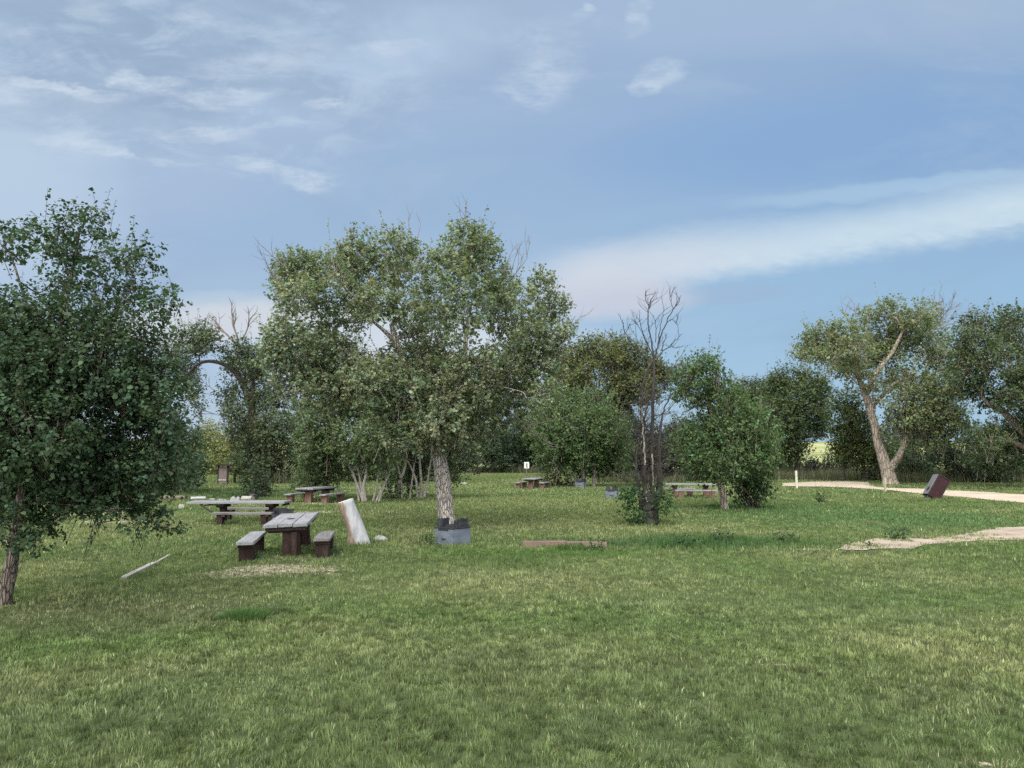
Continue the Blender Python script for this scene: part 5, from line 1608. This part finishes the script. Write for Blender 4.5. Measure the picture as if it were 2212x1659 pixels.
def timber(name, label, a, b, w, h, mat, seed, cat='edging timber', group=None, sink=.5, roll=0):
    A, B = ground(*a), ground(*b)
    v = B - A; L = float(np.hypot(v[0], v[1]))
    root = MB()
    n = max(3, int(L / .5))
    root.box((L, w, h), (0, 0, h * (.5 - sink)), (roll, 0, 0), .015, None, .006, seed)
    o = root.build(name, mat)
    c = (A + B) / 2
    o.location = (c[0], c[1], tz(c[0], c[1]))
    o.rotation_euler = (0, -math.atan2(v[2], L), math.atan2(v[1], v[0]))
    return tag(o, label, cat, group)


GTI = 'edging timbers half sunk in the lawn'
timber('edging_timber', 'long left piece of the reddish edging timber right of the fire grill', (1128, 1181), (1222, 1180), .16, .22, M_TIMBER_RED, 3, group=GTI, sink=.40)
timber('edging_timber', 'short right piece of the reddish edging timber, grass in front', (1222.5, 1180), (1311, 1180.5), .16, .20, M_TIMBER_RED, 5, group=GTI, sink=.42)
timber('edging_timber', 'bleached timber lying at a slant left of the nearest table', (268, 1252), (332, 1220), .10, .13, M_TIMBER_GREY, 7, group=GTI, sink=.55)
timber('edging_timber', 'thin far end piece of the slanting bleached timber', (334, 1219), (366, 1201), .06, .11, M_TIMBER_GREY, 9, group=GTI, sink=.6)


def plank():
    g = ground(391, 1099)
    m = MB(); m.box((.36, .05, .40), (0, 0, .13), (R(-25), R(14), R(15)), .006)
    o = m.build('board', M_TIMBER_GREY); o.location = g
    o.scale = (.62, .62, .62)
    tag(o, 'small pale board propped in the grass left of the side-on table', 'board')


plank()


# ---------------------------------------------------------------- notice board, posts, sign, tipped box, fence
def kiosk():
    g = ground(481, 1045.5); d = g[1]; s = d / F
    root = empty('notice_board', g, label='roofed brown notice board with a faded pinkish panel on the grass bank', cat='notice board')
    H = 38.5 * s; hw = 10.2 * s
    for sx in (-1, 1):
        p = MB(); p.box(((2.2 if sx < 0 else 3.6) * s, 3 * s, H + .2), (sx * hw, 0, H / 2 - .1), bevel=.01); p.build('post', M_DARKBOARD, root)
    b = MB(); b.box((2 * hw - 3.0 * s, .05, 26 * s), (-.6 * s, 0, H - 15 * s), bevel=.006); b.build('panel', M_PINKBOARD, root)
    b = MB(); b.box((2 * hw - 3.0 * s, .06, 3.2 * s), (-.6 * s, -.03, H - 29.8 * s), bevel=.006); b.build('sill', M_TIMBER_GREY, root)
    b = MB(); b.box((2 * hw - 3.0 * s, .05, 5 * s), (-.6 * s, .01, H - 34.2 * s), bevel=.006); b.build('lower_panel', M_PINKBOARD, root)
    r = MB(); r.prism([(-16.5 * s, -1.2 * s), (-15.5 * s, .8 * s), (-7 * s, 3.8 * s), (7 * s, 3.8 * s), (16 * s, 1.2 * s), (16.5 * s, -.8 * s), (6 * s, 1.2 * s), (-7 * s, 1.2 * s)], .7, (0, 0, H + .3 * s), bevel=.01)
    r.build('roof', M_DARKBOARD, root)
    a = ground(506.4, 1044.8); s = a[1] / F
    p = MB(); p.box((4.4 * s, 4.4 * s, 21.5 * s), (0, 0, 10.2 * s), (0, R(-1.5), 0), .012, (.92, .92)); o = p.build('post', M_DARKBOARD)
    o.location = a
    tag(o, 'thick dark wooden post standing right of the notice board', 'post')


kiosk()


def simple_post(name, label, base, top_py, wpx, mat, tilt=0, cap=True, group=None):
    g = ground(*base); s = g[1] / F
    h = (base[1] - top_py) * s
    m = MB()
    m.box((wpx * s, wpx * s, h + .2), (0, 0, h / 2 - .1), bevel=.010, taper=(.94, .94))
    if cap: m.box((wpx * s * .8, wpx * s * .8, .03), (0, 0, h + .013), bevel=.008)
    o = m.build(name, mat); o.location = g; o.rotation_euler = (0, R(tilt), R(20))
    return tag(o, label, 'post', group)


simple_post('post', 'tall cream post at the left end of the dirt road', (1721.5, 1054.5), 1018, 3.7, M_CREAM, -1.5)
simple_post('post', 'dry grey post on the lawn edge in front of the forked trunk', (1912.5, 1062), 1032, 4.0, M_OLDPOST, -1)
simple_post('post', 'left dark post of the pair far away left of the white sign', (1030.5, 1024.5), 1009, 2.6, M_DARKBOARD, 0, False, 'pair of far dark posts')
simple_post('post', 'right dark post of the pair far away left of the white sign', (1036, 1024.5), 1009, 2.8, M_DARKBOARD, 0, False, 'pair of far dark posts')


def sign():
    g = ground(1137.8, 1024); s = g[1] / F
    root = empty('sign', g, label='white rectangular sign with a dark upright stroke at the end of the lawn', cat='sign')
    m = MB(); m.box((2.2 * s, .09, 16 * s + .2), (0, .08, 8 * s - .1), bevel=.01); m.build('post', M_GREYBOARD, root)
    m = MB(); m.box((10.6 * s, .03, 13.6 * s), (0, 0, 18.8 * s), (0, 0, 0), .01); m.build('panel', M_SIGN, root)
    # the single dark stroke, like a figure one
    m = MB(); m.box((2.2 * s, .012, 9.2 * s), (.4 * s, -.0215, 18.0 * s), bevel=.003); m.box((1.6 * s, .012, 1.6 * s), (-.6 * s, -.0225, 21.6 * s), (0, R(-35), 0), .003)
    m.build('stroke', M_BEAM, root)


sign()


def tipped_box():
    # d about 40 m; leaning to the right, one grey side and one maroon side towards the viewer
    g = ground(2014, 1079); d = g[1]; s = d / F
    root = empty('litter_bin', g, label='maroon boxy bin tipped over at a slant on the lawn edge by the road', cat='litter bin')
    hold = []
    w, dp, h = 27 * s, 27 * s, 50 * s
    b = MB(); b.box((w, dp, h), (0, 0, h / 2), bevel=.012); hold.append(b.build('body', M_MAROON, root))
    b = MB(); b.box((.03, dp * .985, h * .97), (-w / 2 - .016, 0, h / 2), bevel=.006); hold.append(b.build('side_board', M_GREYBOARD, root))
    for zz in (h * .012, h * .985):
        for sy in (-1, 1):
            b = MB(); b.box((w * .985, .03, .05), (0, sy * (dp / 2 + .016), zz), bevel=.004); hold.append(b.build('trim', M_DARKBOARD, root))
    for sx in (-1, 1):
        b = MB(); b.box((.06, .026, h * .93), (sx * (w / 2 - .04), -dp / 2 - .014, h / 2), bevel=.004); hold.append(b.build('trim', M_DARKBOARD, root))
    b = MB(); b.box((.03, dp * .30, h * .16), (-w / 2 - .034, -dp * .12, h * .27), bevel=.004); hold.append(b.build('hatch', M_BEAM, root))
    root.rotation_euler = (R(-4), R(31), R(-9))
    root.location = (g[0] - .06, g[1], g[2] + .10)
    # the rotten footing it has tipped off, still square on the ground
    M = Matrix.Translation(root.location) @ root.rotation_euler.to_matrix().to_4x4()
    f = MB(); f.box((w * .98, dp * .8, .42), (g[0] + .02, g[1] + .06, g[2] + .03), (0, R(4), R(-9)), .03, (.92, .92), .012, 3)
    fo = f.build('base', M_TIMBER_DARK, root)
    fo.matrix_parent_inverse = M.inverted()


tipped_box()


def fence():
    d = 112.0
    xs = [1738, 1753, 1770, 1787.5, 1805, 1822, 1840]
    c = at(1787, 1000, d)
    base = np.array([c[0], d, tz(c[0], d)])
    root = empty('wire_fence', base, label='thin wire fence in front of the far prairie slope', cat='fence')
    tops = []
    for x in xs:
        p = at(x, 1000, d) - base
        m = MB(); m.tube([(p[0], 0, -.2), (p[0], 0, 1.55)], .055, 6); m.build('post', M_OLDPOST, root)
        tops.append(p[0])
    for z in (.5, .95, 1.4):
        m = MB(); m.tube([(tops[0], -.06, z), (tops[-1], -.06, z)], .012, 4); m.build('wire', M_SOOT, root)


fence()
